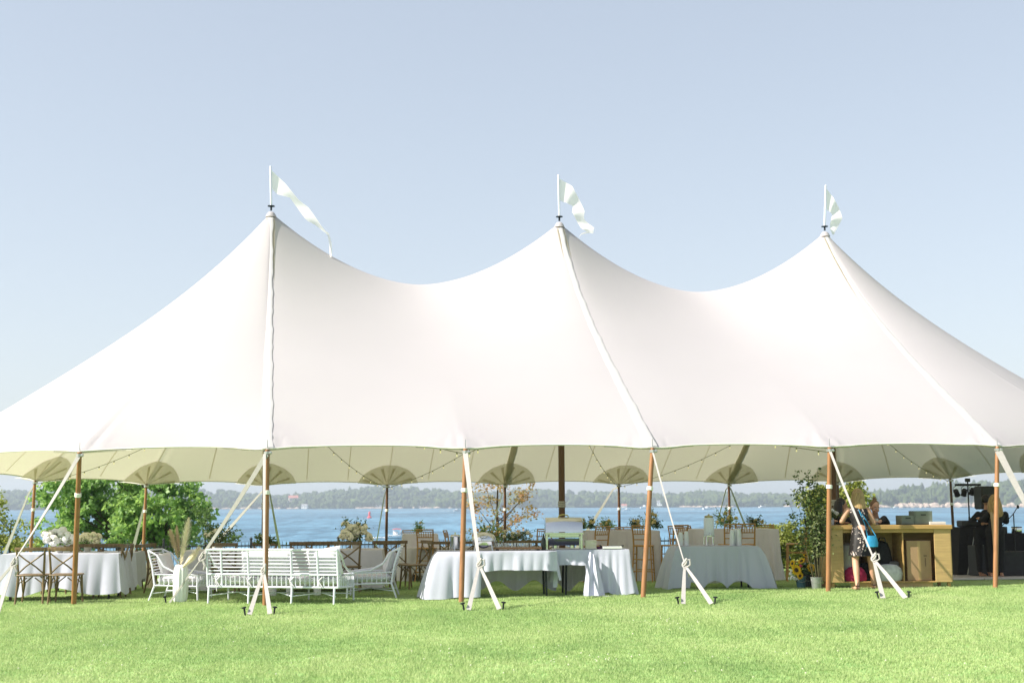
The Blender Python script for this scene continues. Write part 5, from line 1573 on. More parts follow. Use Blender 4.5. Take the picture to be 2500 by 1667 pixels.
# ================================================================== BAR
bfl, bfr = gp(2030, 1438), gp(2326, 1434)
bw = (bfr - bfl).length; brz = math.atan2(bfr.y - bfl.y, bfr.x - bfl.x)
bar = thing('bar_counter', 'plywood bar counter with open shelves facing the lawn', 'bar', Vector((bfl.x, bfl.y, g(bfl.x, bfl.y))), brz)
BH, BD = 1.06, .62
def bpart(name, c, d, m_=PLY, bev=.003): return B().box(c, d, None, bev).build(name, m_, bar, False)
bpart('countertop', (bw / 2, BD / 2, BH - .035), (bw + .06, BD + .06, .07), PLYD, .006)
pw = .23 * bw / 2.1; x1 = pw; x2 = x1 + (2130 - 2060) / 296 * bw; x3 = (2211 - 2030) / 296 * bw; x4 = (2286 - 2030) / 296 * bw
bpart('front_panel', (pw / 2, .012, .58), (pw, .022, .95 - .012))
bpart('front_panel', ((x4 + bw) / 2, .012, .58), (bw - x4, .022, .938))
for k in range(5): B().box((-.011, .06 + .124 * k, .58), (.02, .119, .938), None, .004).build('side_board', PLY, bar, False)
bpart('side_panel', (bw + .002, BD / 2, .58), (.02, BD - .01, .938))
bpart('divider', (x2, BD / 2 + .02, .57), (.022, BD - .05, .90), PLYD); bpart('divider', (x3, BD / 2 + .02, .57), (.022, BD - .05, .90), PLYD)
bpart('bottom_shelf', (bw / 2 + .0, BD / 2 + .02, .115), (bw - .06, BD - .03, .022), PLYD)
bpart('back_panel', (bw / 2, BD - .015, .57), (bw - .02, .016, .93))
bpart('plinth', ((pw + x4) / 2 + .05, .08, .052), (x4 - pw - .16, .02, .10))
for x in (.04, bw - .04):
    for y in (.06, BD - .08): bpart('leg', (x, y, .05), (.05, .05, .104), PLYD)
bpart('under_rail', ((x1 + x4) / 2, .02, BH - .10), (x4 - x1, .02, .055), PLYD)
BM = Matrix.Translation(bar.location) @ Matrix.Rotation(brz, 4, 'Z')
def inbar(o, x, y, z, rz=0.):
    o.location = BM @ Vector((x, y, z)); o.rotation_euler = (0, 0, brz + rz); return o
BS = .128
# boxes and bags in the bar
def carton(x, y, d, label, mark=False, rz=0., m_=CARD):
    t = thing('cardboard_box', label, 'box'); inbar(t, x, y, BS, rz)
    B().box((0, 0, d[2] / 2), d, None, .006).build('carton', m_, t, False)
    B().box((0, -d[1] / 2 - .0015, d[2] / 2), (.05, .002, d[2] - .02)).build('tape', mat('parcel tape', (.40, .27, .13), .4), t, False)
    if mark:
        b = B(); b.box((d[0] * .25, -d[1] / 2 - .0012, d[2] * .62), (.055, .002, .022)); b.box((d[0] * .25, -d[1] / 2 - .0012, d[2] * .46), (.018, .002, .14)); b.build('print', mat('dark print', (.16, .10, .06), .8), t, False)
    return t
carton((x3 + x4) / 2 + .02, .30, ((x4 - x3) * .80, .42, .67), 'tall cardboard box standing in the right bay of the bar', True)
o = inbar(B().box((0, 0, .16), (.30, .30, .32), None, .02).build('crate', mat('dark grey crate', (.12, .12, .11), .7)), x3 - .17, .36, BS); tag(o, 'dark grey crate in the middle bay of the bar beside the divider', 'crate')
def bag(x, y, w_, d_, h_, m_, label, name, strap=True, slump=0.):
    t = thing(name, label, 'bag'); inbar(t, x, y, BS)
    r_ = random.Random(int(x * 100)); ph = r_.uniform(0, 6)
    b = B(); b.lathe([(.9, 0), (1.0, .12), (1.02, .45), (.9, .75), (.62, .95), (.2, 1.0), (0, 1.0)], n=18, rfun=lambda t_, z: 1 + .06 * math.sin(5 * t_ + ph + z * 4) + .03 * math.sin(11 * t_))
    b.v = [(vx * w_ / 2, vy * d_ / 2, vz * h_) for vx, vy, vz in b.v]; b.build('sack', m_, t)
    if strap: B().tube([(-w_ * .2, -d_ * .3, h_ * .9), (-w_ * .1, -d_ * .45, h_ * 1.08), (w_ * .1, -d_ * .45, h_ * 1.08), (w_ * .2, -d_ * .3, h_ * .9)], .012, 6).build('strap', m_, t)
    return t
bag(x2 + .24, .34, .40, .30, .66, BLACKFAB, 'black backpack in the middle bay of the bar', 'backpack')
bag(x2 + .30, .13, .46, .22, .28, mat('grey white canvas', (.48, .48, .46), .9, noise=.2, nscale=12), 'pale canvas tote bag slumped before the black backpack', 'tote_bag', False)
bag(x1 + .17, .36, .34, .34, .62, mat('off white cloth sack', (.55, .52, .48), .9, noise=.08), 'off white cloth bag in the left bay of the bar', 'cloth_bag', False)
bag(x1 + .22, .12, .36, .2, .24, mat('magenta fabric', (.36, .02, .08), .9, noise=.2), 'crumpled magenta fabric bag low in the left bay', 'fabric_bag', False)
bag(x1 + .42, .22, .22, .2, .30, BLACKFAB, 'small black bag in the left bay behind the woman\'s legs', 'handbag', False)
# on the bar
BT = BH + .001
def onbar(o, x, y, rz=0.): o.location = BM @ Vector((x, y, BT)); o.rotation_euler = (0, 0, brz + rz); return o
GREYC = mat('grey green felt crate', (.16, .19, .155), .85, noise=.12)
def crate(x, w_, h_, label):
    t = thing('grey_crate', label, 'crate', (0, 0, 0), 0, 'grey crates on the bar'); onbar(t, x, .30, .05)
    b = B(); b.box((0, 0, .01), (w_, .26, .02)); 
    for s in (-1, 1): b.box((s * (w_ / 2 - .006), 0, h_ / 2), (.012, .26, h_)); b.box((0, s * .124, h_ / 2), (w_ - .03, .012, h_))
    b.build('body', GREYC, t, False); B().box((0, -.132, h_ * .72), (.09, .004, .025), None, .001).build('grip', mat('dark grip', (.05, .06, .05), .8), t, False)
crate((2231 - 2030) / 296 * bw, .235, .155, 'lower left one of the two grey crates on the bar')
crate((2262 - 2030) / 296 * bw + .05, .31, .23, 'taller right one of the two grey crates on the bar')
b = B()
for k in range(14): b.box((rng.uniform(-.004, .004), rng.uniform(-.004, .004), .002 + .0035 * k), (.27, .20, .003))
o = onbar(b.build('paper_stack', mat('white paper', (.78, .77, .74), .9), None, False), bw - .16, .22); tag(o, 'white stack of paper napkins at the right end of the bar', 'paper stack')
o = onbar(B().lathe([(.03, 0), (.034, .09), (.03, .088), (.026, .01), (0, .01)], n=12).build('cup', BLACK), bw - .32, .34); tag(o, 'small black cup behind the paper stack on the bar', 'cup')
# ================================================================== BUCKETS AND BRANCHES left of the bar
def bucket(px, py, r_, h_, m_, label):
    p = gp(px, py); t = thing('flower_bucket', label, 'bucket', p, 0, 'flower buckets beside the bar')
    B().lathe([(r_ * .8, 0), (r_ * .82, .01), (r_, h_), (r_ * 1.06, h_ + .004), (r_ * 1.06, h_ + .02), (r_ * .97, h_ + .018), (r_ * .95, h_ * .8), (0, h_ * .8)], n=20).build('pail', m_, t)
    B().tube([(-r_, 0, h_ * .95), (-r_ * .9, -r_ * .5, h_ * .7), (0, -r_ * 1.15, h_ * .6), (r_ * .9, -r_ * .5, h_ * .7), (r_, 0, h_ * .95)], .004, 5).build('handle', PINM, t)
    return p
bb = bucket(1956, 1437, .085, .19, mat('blue green pail', (.06, .13, .16), .4), 'blue green flower bucket, leftmost of three')
bk = bucket(1972, 1434, .09, .20, mat('black pail', (.03, .035, .045), .4), 'black flower bucket between the blue and the zinc one')
bz = bucket(1994, 1439, .095, .19, mat('zinc pail', (.33, .35, .34), .4, metal=.6), 'grey zinc bucket next to the bar holding tall branches')
def sunflower(px, py, Y, face, label, rad=.075, base=None):
    c = at(px, py, Y); root = (base or bb) + Vector((0, 0, .12))
    t = thing('sunflower', label, 'sunflower', root, 0, 'sunflowers in the buckets')
    B().tube([Vector((0, 0, -.08)), (c - root) * .6 + Vector((0, 0, .03)), c - root], .007, 6).build('stem', LEAFD, t)
    f = Vector(face).normalized(); R = f.to_track_quat('Z', 'Y').to_matrix()
    B().ball(c - root + f * .006, (rad * .42, rad * .42, .016), 10, 5, R).build('disc', mat('sunflower disc', (.06, .035, .012), .9), t)
    pm = None
    for k in range(15):
        a = 2 * PI * k / 15
        if pm is None:
            b = B(); b.add([(0, -.008, 0), (0, .008, 0), (rad * .4, .016, .012), (rad * .4, -.016, .012), (rad * .72, 0, .004), (rad * .4, 0, .018)], [(0, 1, 2, 5), (0, 5, 3), (5, 2, 4), (3, 5, 4)]); pm = b.mesh('petal', PETALY)
        M_ = Matrix.Translation(c - root) @ R.to_4x4() @ Matrix.Rotation(a, 4, 'Z') @ Matrix.Translation((rad * .36, 0, 0))
        link('petal', pm, t, M_)
sunflower(1944, 1391, bb.y - .05, (.25, -1, .25), 'largest sunflower facing the lawn above the blue bucket', .095)
sunflower(1980, 1386, bk.y - .08, (-.2, -1, .2), 'sunflower right of the pink dahlia', .075, bk)
sunflower(1935, 1375, bb.y, (-.9, -.5, .3), 'sunflower turned away at the upper left of the buckets', .06)
sunflower(1957, 1369, bk.y, (-.5, -.4, .7), 'sunflower seen edge on, tipped upward', .07, bk)
sunflower(1967, 1356, bk.y + .05, (.2, -.5, .8), 'small topmost sunflower by the chair leg', .05, bk)
sunflower(1953, 1405, bb.y - .10, (.3, -1, -.1), 'low sunflower hanging over the blue bucket rim', .06)
t = thing('pink_dahlia', 'single pink dahlia between the sunflowers', 'flower', bk + Vector((0, 0, .12)))
c = at(1955, 1381, bk.y - .1) - t.location
b = B(); bloom(b, c, .034, random.Random(2), 14); b.build('bloom', mat('pink petals', (.62, .10, .17), .8), t); B().tube([Vector((0, 0, -.05)), c], .005, 5).build('stem', LEAFD, t)
t = thing('white_flower_bunch', 'bunch of white flowers low left of the blue bucket', 'flowers', bb + Vector((-.02, 0, .12))); r_ = random.Random(4)
for px, py in ((1929, 1400), (1934, 1408), (1928, 1412), (1940, 1411), (1946, 1415), (1932, 1394)):
    c = at(px, py, bb.y - .06) - t.location; b = B(); bloom(b, c, .034, r_, 8); b.build('bloom', PETALW, t)
B().tube([Vector((0, 0, -.05)), at(1934, 1408, bb.y - .04) - t.location], .008, 5).build('stem', LEAFD, t)
st, P = sprigs(Vector((0, 0, 0)), 26, .42, .26, 50)
t = thing('bucket_greenery', 'green leaves filling the flower buckets beneath the sunflowers', 'greenery', bk + Vector((-.05, 0, .15))); st.build('stems', STEM, t)
V_, F_ = leaves([tuple(p) for p in P], .08, .2, .6, 51); link('foliage', np_mesh('foliage', V_, F_, LEAFD), t)
# tall cut branches
def branches(label, px0, tips, m_, seed, n_leaf=60):
    root = bz + Vector((at(px0, 1400, bz.y).x - bz.x, 0, .02)); t = thing('cut_branch', label, 'branch', root, 0, 'tall cut branches beside the bar')
    r_ = random.Random(seed); P = []
    for (px, py, dy, n_) in tips:
        e_ = at(px, py, bz.y + dy) - root
        mid_ = Vector((e_.x * .35 + r_.uniform(-.04, .04), e_.y * .4, e_.z * .5))
        B().tube([Vector((0, 0, 0)), mid_, e_], [.008, .006, .002], 5).build('stem', STEM, t)
        for k in range(n_):
            f = r_.uniform(.42, 1.0); p = (Vector((0, 0, 0)).lerp(mid_, f * 2) if f < .5 else mid_.lerp(e_, f * 2 - 1))
            s_ = Vector((r_.gauss(0, .11), r_.gauss(0, .10), r_.gauss(0, .06))) * (1.15 - .7 * f)
            for q in range(3): P.append(p + s_ * (.45 + .3 * q))
    V_, F_ = leaves([tuple(p) for p in P], .062, .15, .5, seed); link('foliage', np_mesh('foliage', V_, F_, m_), t)
LEAFM = mat('mid green branch leaves', (.045, .09, .026), .5, noise=.4, nscale=8, col2=(.11, .16, .05), transl=.25, tcol=(.2, .3, .06))
branches('leafy cut branch bending far to the left beside the bar', 1990, [(1925, 1222, 0, 34), (1932, 1258, -.1, 26), (1938, 1195, .05, 26)], LEAFM, 61)
branches('tallest leafy cut branches touching the tent shade beside the bar', 1994, [(1944, 1149, 0, 46), (1972, 1147, .05, 56), (1996, 1143, .1, 46), (1958, 1172, .0, 40)], LEAFM, 62)
branches('dense leafy cut branches just left of the bar pole', 1999, [(1984, 1170, -.05, 80), (2008, 1190, 0, 80), (1970, 1200, -.1, 70), (1996, 1215, .1, 80), (2014, 1222, .1, 60)], LEAFM, 63)
branches('pale leaved cut branch in front of the tall ones', 1998, [(2010, 1240, -.1, 60), (2018, 1262, -.05, 46), (1990, 1250, -.12, 50)], mat('pale leaves', (.16, .19, .08), .6, noise=.3, nscale=8, transl=.25, tcol=(.35, .4, .15)), 64)
# white flowers on the bar's left end
t = thing('bar_flowers', 'white flower and greenery arrangement on the left end of the bar', 'flowers'); onbar(t, .10, .26)
B().lathe([(.05, 0), (.06, .1), (.05, .13)], n=12).build('jar', mat('frosted glass', (.70, .72, .72), .4, transl=.3), t)
st, P = sprigs(Vector((0, 0, .12)), 16, .22, .18, 65); st.build('stems', STEM, t)
V_, F_ = leaves([tuple(p) for p in P], .07, .1, .5, 66); link('foliage', np_mesh('foliage', V_, F_, LEAFD), t); r_ = random.Random(5)
for k in range(8):
    b = B(); bloom(b, (r_.uniform(-.10, .10), r_.uniform(-.12, .05), r_.uniform(.12, .28)), r_.uniform(.03, .045), r_, 7); b.build('bloom', PETALW, t)

# ================================================================== PEOPLE
SKIN = mat('fair skin', (.52, .29, .19), .55, noise=.05, nscale=8); SKIN2 = mat('warm tan skin', (.45, .24, .155), .55, noise=.05, nscale=8)
BLOND = mat('blond hair', (.36, .22, .085), .5, noise=.45, nscale=9, stretch=(9, 9, 1), col2=(.50, .34, .15), bump=.5, bscale=40)
DARKHAIR = mat('black brown hair', (.012, .009, .008), .45, noise=.3, nscale=9, stretch=(9, 9, 1)); BROWNHAIR = mat('light brown hair', (.16, .085, .04), .5, noise=.35, nscale=12, stretch=(6, 6, 1))
def limb(b, pts, rs, n_=9):
    # smooth taper along the joints
    P, R_ = [], []
    for i in range(len(pts) - 1):
        for k in range(5):
            f = k / 5; P.append(Vector(pts[i]).lerp(Vector(pts[i + 1]), f)); R_.append(rs[i] * (1 - f) + rs[i + 1] * f)
    P.append(Vector(pts[-1])); R_.append(rs[-1]); b.tube(P, R_, n_)
    for p, r_ in zip(pts, rs): b.ball(p, r_ * .99, 8, 6)
def hand(b, wrist, d, up, s=1., side=1, curl=.5):
    d = Vector(d).normalized(); up = Vector(up).normalized(); x = d.cross(up).normalized() * side; up = x.cross(d).normalized() * side
    pc = Vector(wrist) + d * .05 * s
    R = Matrix((x, d, up)).transposed()
    b.ball(pc, (.040 * s, .055 * s, .019 * s), 10, 6, R)
    for k in range(4):
        r0 = Vector(wrist) + d * .088 * s + x * (-.029 + .0195 * k) * s
        L_ = (.062, .072, .068, .052)[k] * s
        p1 = r0 + d * L_ * .5 - up * .008 * curl; p2 = p1 + (d * (1 - curl * .6) - up * curl).normalized() * L_ * .5
        b.tube([r0 - d * .02, r0, p1, p2], [.0095 * s, .0092 * s, .0085 * s, .007 * s], 7); b.ball(p2, .007 * s, 6, 4)
    r0 = Vector(wrist) + d * .03 * s - x * .032 * s
    b.tube([r0, r0 + (d * .6 - x * .8).normalized() * .035 * s, r0 + (d * .9 - x * .5 - up * .3).normalized() * .066 * s], [.013 * s, .0105 * s, .008 * s], 7)
def head(b, c, R, s=1.):
    """face looks along local -Y"""
    c = Vector(c); W_ = lambda v: c + R @ (Vector(v) * s)
    b.ball(W_((0, .012, .015)), (.074 * s, .092 * s, .100 * s), 14, 10, R)
    b.ball(W_((0, -.022, -.045)), (.058 * s, .062 * s, .068 * s), 12, 8, R)
    b.ball(W_((0, -.05, -.095)), (.026 * s, .024 * s, .02 * s), 8, 6, R)
    b.tube([W_((0, -.078, .008)), W_((0, -.098, -.028))], [.009 * s, .014 * s], 8)
    for sd in (-1, 1):
        b.ball(W_((sd * .077, .01, -.01)), (.010 * s, .020 * s, .030 * s), 8, 6, R)
        b.ball(W_((sd * .04, -.068, -.035)), (.020 * s, .016 * s, .018 * s), 8, 5, R)
    b.ball(W_((0, -.083, -.060)), (.022 * s, .010 * s, .007 * s), 8, 5, R)
def face(t, c, R, s=1., smile=True):
    c = Vector(c); W_ = lambda v: c + R @ (Vector(v) * s)
    b = B(); w_ = B(); l_ = B()
    for sd in (-1, 1):
        w_.ball(W_((sd * .031, -.0795, .006)), (.013 * s, .007 * s, .0075 * s), 8, 6, R)
        b.ball(W_((sd * .031, -.0855, .005)), (.0062 * s, .003 * s, .0062 * s), 8, 5, R)
        b.tube([W_((sd * .016, -.088, .026)), W_((sd * .032, -.087, .031)), W_((sd * .048, -.076, .026))], .0035 * s, 5)
    w_.build('eye', mat('eye white', (.75, .73, .70), .3), t)
    b.build('brow_and_iris', mat('dark brown eyes', (.05, .03, .02), .5), t)
    l_.tube([W_((-.026, -.0835, -.052)), W_((-.012, -.0925, -.060)), W_((0, -.0945, -.061)), W_((.012, -.0925, -.060)), W_((.026, -.0835, -.052))], [.003 * s, .0055 * s, .006 * s, .0055 * s, .003 * s], 6); l_.build('mouth', mat('rosy lips', (.42, .09, .09), .45), t)
    if smile:
        b = B(); b.box(W_((0, -.0965, -.0585)), (.026 * s, .004, .005 * s), R); b.build('teeth', mat('teeth', (.78, .76, .70), .3), t)
I3 = Matrix.Identity(3)

# --- woman at the bar, seen from behind
wp = (gp(2095, 1441) + gp(2134, 1437)) / 2
lf, rf = gp(2095, 1441) - wp, gp(2135, 1438) - wp
wp.z = g(wp.x, wp.y); lf.z = rf.z = 0
t = thing('person', 'blond woman in a black sequin dress and sandals leaning on the bar, back to us', 'person', wp)
b = B()
HIP, SHO = .88, 1.33
hc = Vector((-.02, .10, HIP)); sc_ = Vector((-.04, .20, SHO))
for s, ft_ in ((-1, lf), (1, rf)):
    an_ = Vector((ft_.x, ft_.y + .03, .075)); kn = Vector((hc.x + s * .095 + (an_.x - hc.x - s * .095) * .5, .05, .475))
    limb(b, [hc + Vector((s * .085, 0, -.02)), kn, an_ + (kn - an_) * .62, an_], [.088, .058, .056, .034])
    b.ball(an_ + Vector((0, -.035, -.035)), (.030, .042, .03), 8, 6)
    fd = Vector((s * .25, 1, 0)).normalized()
    b.tube([an_ + Vector((0, -.045, -.045)), an_ + fd * .07 + Vector((0, 0, -.04)), an_ + fd * .155 + Vector((0, 0, -.055))], [.028, .032, .02], 8)
    for k in range(5): p = an_ + fd * .15 + Vector((fd.y * (k - 2) * .014, 0, -.058)); b.tube([p, p + fd * (.032 - .004 * k)], [.009, .007], 6)
limb(b, [hc, hc.lerp(sc_, .45), sc_ + Vector((0, 0, -.06))], [.135, .105, .125], 12)
b.ball(sc_ + Vector((0, 0, -.05)), (.17, .095, .10), 12, 8)
limb(b, [sc_, sc_ + Vector((.01, .03, .11))], [.055, .05])
hd_ = sc_ + Vector((.02, .055, .215)); HR = Matrix.Rotation(PI, 3, 'Z') @ Matrix.Rotation(.22, 3, 'X')
head(b, hd_, HR)
top_z = BM.translation.z + BH - wp.z
el = Vector((-.31, .22, 1.12)); wr = Vector((-.20, .46, top_z + .035))
limb(b, [sc_ + Vector((-.165, 0, -.03)), el, wr], [.056, .044, .028]); hand(b, wr, (.8, .5, -.05), (0, 0, 1), .95, 1, .3)
el = Vector((.215, .18, 1.10)); wr = Vector((.13, .46, top_z + .035))
limb(b, [sc_ + Vector((.165, 0, -.03)), el, wr], [.056, .044, .028]); hand(b, wr, (-.5, .8, -.05), (0, 0, 1), .95, -1, .3)
link('body', fused(b, SKIN, 'body', .009), t)
SEQ = bpy.data.materials.new('black sequins'); SEQ.use_nodes = True
n = SEQ.node_tree.nodes; L = SEQ.node_tree.links; p = n['Principled BSDF']
vo = n.new('ShaderNodeTexVoronoi'); vo.inputs['Scale'].default_value = 42; tc = n.new('ShaderNodeTexCoord'); L.new(tc.outputs['Object'], vo.inputs['Vector'])
nz = n.new('ShaderNodeTexNoise'); nz.inputs['Scale'].default_value = 7; L.new(tc.outputs['Object'], nz.inputs['Vector'])
ad = n.new('ShaderNodeMath'); ad.operation = 'MULTIPLY'; L.new(vo.outputs['Color'], ad.inputs[0]); L.new(nz.outputs['Fac'], ad.inputs[1])
cr = n.new('ShaderNodeValToRGB'); cr.color_ramp.elements[0].position = .40; cr.color_ramp.elements[0].color = (.012, .011, .011, 1); cr.color_ramp.elements[1].position = .50; cr.color_ramp.elements[1].color = (.62, .52, .47, 1)
L.new(ad.outputs[0], cr.inputs[0]); L.new(cr.outputs[0], p.inputs['Base Color']); p.inputs['Roughness'].default_value = .5; p.inputs['Specular IOR Level'].default_value = .25
# dress: bodice and flared skirt
b = B(); rows = []
for z, c, rx, ry in ((.555, (-.01, .07), .235, .185), (.70, (-.015, .085), .205, .165), (.84, (-.02, .10), .180, .150), (.95, (-.022, .115), .150, .128), (1.04, (-.025, .135), .128, .108), (1.15, (-.03, .155), .148, .118), (1.26, (-.035, .18), .165, .115), (1.32, (-.04, .19), .155, .100), (1.365, (-.04, .195), .115, .075)):
    rows.append([(c[0] + rx * math.cos(a * PI / 14) * (1 + (.05 * math.sin(a * 1.9 + 1) if z < .8 else 0)), c[1] + ry * math.sin(a * PI / 14) * (1 + (.05 * math.sin(a * 2.3) if z < .8 else 0)), z) for a in range(29)])
b.grid(rows); b.build('sequin_dress', SEQ, t, True, 180)
# hair: long, over the back
b = B(); b.ball(hd_ + Vector((0, -.012, .02)), (.092, .108, .112), 14, 10)
r_ = random.Random(9)
for k in range(26):
    a = PI + PI * k / 25; x0 = .082 * math.cos(a); y0 = .095 * math.sin(a) * .9
    b.tube([hd_ + Vector((x0 * .8, y0 - .01, .06)), hd_ + Vector((x0 * 1.02, y0 * 1.1 - .01, -.06)), hd_ + Vector((x0 * 1.12 + r_.uniform(-.012, .012), y0 * 1.0 - .045, -.20)), hd_ + Vector((x0 * 1.1 + r_.uniform(-.02, .02), y0 * .6 - .085, -.34 - r_.uniform(0, .05)))], [.03, .034, .030, .010], 7)
link('hair', fused(b, BLOND, 'hair', .009, 2), t)
for s, ft_ in ((-1, lf), (1, rf)):
    an_ = Vector((ft_.x, ft_.y + .03, .075)); fd = Vector((s * .25, 1, 0)).normalized()
    b = B(); b.bar(an_ + Vector((0, -.065, -.07)), an_ + fd * .19 + Vector((0, 0, -.072)), .008 * 10, .012, .004)
    b.tube([an_ + Vector((.04 * math.cos(q), -.005 + .045 * math.sin(q), .0)) for q in [k * PI / 6 for k in range(13)]], .006, 5)
    b.tube([an_ + fd * .10 + Vector((-.04, 0, -.06)), an_ + fd * .10 + Vector((0, 0, -.012)), an_ + fd * .10 + Vector((.04, 0, -.06))], .007, 5)
    b.build('sandal', mat('black leather', (.015, .013, .012), .4), t)
# blue bag on her hip
t2 = thing('blue_bag', 'bright blue shoulder bag hanging at the blond woman\'s right hip', 'bag', wp + Vector((.085, -.15, .70)))
BLUE = mat('bright blue fabric', (.02, .25, .48), .7, noise=.2)
b = B(); b.lathe([(.2, 0), (.95, .05), (1, .4), (.85, .8), (.7, 1)], n=16, rfun=lambda a, z: 1 + .05 * math.sin(4 * a + z * 5)); b.v = [(x * .10, y * .045, z * .19) for x, y, z in b.v]; b.build('pouch', BLUE, t2)
B().tube([(-.07, 0, .18), (-.10, .03, .38), (-.17, .12, .62), (-.04, .10, .42), (.07, 0, .18)], .007, 6).build('strap', BLUE, t2)

# --- bartender facing us, head bowed, smiling
def upper_person(t, base, sh, head_c, HR, arms, skin, shirt_m, foot_gap=.09, hip=.90, face_on=True, sleeves=.55, smile=True):
    """arms: list of (elbow, wrist, hand dir, side); everything local to base"""
    b = B(); sh = Vector(sh); hc = Vector((0, 0, hip)); s_ = B()
    for s in (-1, 1):
        an_ = Vector((s * foot_gap, 0, .08)); kn = Vector((s * (foot_gap + .005), 0, .48))
        limb(b, [hc + Vector((s * .09, 0, -.03)), kn, an_], [.085, .056, .036])
        b.tube([an_ + Vector((0, .045, -.045)), an_ + HR @ Vector((0, -.07, 0)) + Vector((0, 0, -.045)), an_ + HR @ Vector((0, -.17, 0)) + Vector((0, 0, -.055))], [.03, .034, .02], 8)
        limb(s_, [hc + Vector((s * .09, 0, -.02)), kn, an_ + Vector((0, 0, .04))], [.100, .072, .058])
    limb(b, [hc, hc.lerp(sh, .45), sh + Vector((0, 0, -.06))], [.13, .105, .12], 12)
    limb(b, [sh + Vector((0, 0, -.02)), head_c + Vector((0, .01, -.08))], [.055, .050])
    head(b, head_c, HR)
    limb(s_, [hc, hc.lerp(sh, .45), sh + Vector((0, 0, -.07))], [.150, .125, .145], 12)
    s_.ball(sh + Vector((0, 0, -.05)), (.185, .105, .085), 12, 8)
    for el, wr, hdir, side in arms:
        so = sh + Vector((.165 * side, 0, -.035)); el = Vector(el); wr = Vector(wr)
        limb(b, [so, el, wr], [.052, .042, .028]); hand(b, wr, hdir, (0, 0, 1), 1., side, .4)
        limb(s_, [so, el, el.lerp(wr, sleeves)], [.068, .056, .045])
    link('body', fused(b, skin, 'body', .009), t)
    link('dark_clothes', fused(s_, shirt_m, 'dark_clothes', .012, 3), t)
    if face_on: face(t, head_c, HR, 1., smile)
bp_ = BM @ Vector(((2146 - 2030) / 296 * bw, BD + .22, 0)); bp_.z = g(bp_.x, bp_.y)
t = thing('person', 'smiling bartender with hair in a bun and a black top, looking down', 'person', bp_)
tz = BM.translation.z + BH - bp_.z
hcn = at(2136, 1238, bp_.y - .12) - bp_
HRb = Matrix.Rotation(.18, 3, 'Z') @ Matrix.Rotation(.30, 3, 'X')
upper_person(t, bp_, (hcn.x + .06, .0, hcn.z - .245), hcn, HRb, [((-.10, -.16, tz + .14), (.06, -.42, tz + .05), (.6, -.5, 0), -1), ((.36, -.10, tz + .10), (.19, -.42, tz + .05), (-.7, -.5, 0), 1)], SKIN, BLACKFAB, sleeves=.75)
b = B(); b.ball(hcn + HRb @ Vector((0, .028, .034)), (.082, .086, .092), 14, 10, HRb); b.ball(hcn + HRb @ Vector((0, .05, .138)), (.036, .036, .034), 10, 8)
link('hair', fused(b, BROWNHAIR, 'hair', .008, 2), t)
o = B().lathe([(.028, 0), (.034, .10), (.031, .10), (.026, .01), (0, .01)], n=12).build('cup', mat('clear plastic cup', (.7, .72, .72), .2, alpha=.6)); o.location = bp_ + Vector((.125, -.46, tz + .004)); tag(o, 'clear cup in the bartender\'s hands on the bar', 'cup')

# --- dark haired woman behind the bar's left end, face turned right
dp = BM @ Vector(((2049 - 2030) / 296 * bw, BD + .38, 0)); dp.z = g(dp.x, dp.y)
t = thing('person', 'dark haired woman in black behind the bar, face turned to the right', 'person', dp)
hcn = at(2056, 1232, dp.y) - dp; HRd = Matrix.Rotation(1.45, 3, 'Z') @ Matrix.Rotation(.12, 3, 'X')
tz = BM.translation.z + BH - dp.z
upper_person(t, dp, (hcn.x - .05, .03, hcn.z - .235), hcn, HRd, [((-.28, -.10, tz + .05), (-.06, -.30, tz + .06), (.7, -.5, 0), -1), ((.22, -.05, tz + .03), (.12, -.28, tz + .07), (.3, -.9, 0), 1)], SKIN2, BLACKFAB, sleeves=.2)
b = B(); b.ball(hcn + HRd @ Vector((0, .03, .028)), (.088, .094, .098), 14, 10, HRd)
for k in range(16):
    a = .35 + 2.45 * k / 15; o_ = HRd @ Vector((.088 * math.cos(a), .09 * math.sin(a) + .01, 0))
    b.tube([hcn + o_ * .9 + Vector((0, 0, .05)), hcn + o_ * 1.25 + Vector((0, 0, -.08)), hcn + o_ * 1.35 + Vector((-.01, -.04, -.22)), hcn + o_ * 1.1 + Vector((-.01, -.06, -.36))], [.036, .042, .038, .012], 7)
link('hair', fused(b, DARKHAIR, 'hair', .009, 2), t)

# ================================================================== BAND CORNER on the right
fl = gp(2420, 1412)
t = thing('dance_floor', 'pale panelled dance floor behind the right front pole', 'dance floor')
c0 = onx(2325, 25.0); t.location = Vector((c0.x, 25.0, g(c0.x, 25.0))); t.rotation_euler = (math.atan(-.0314), math.atan(-.0079), 0)
FLR = mat('pale dance floor panel', (.50, .46, .47), .35, noise=.06, nscale=2)
pm = B().box((.455, .455, .02), (.905, .905, .04), None, .006).mesh('panel', FLR)
for i in range(7):
    for k in range(6): link('panel', pm, t, Matrix.Translation((i * .914 - .3, k * .914, .03)))
def fz(p): return t_floor(p)
FT = t
def onfloor(px, Y): 
    p = onx(px, Y); p.z += .072; return p
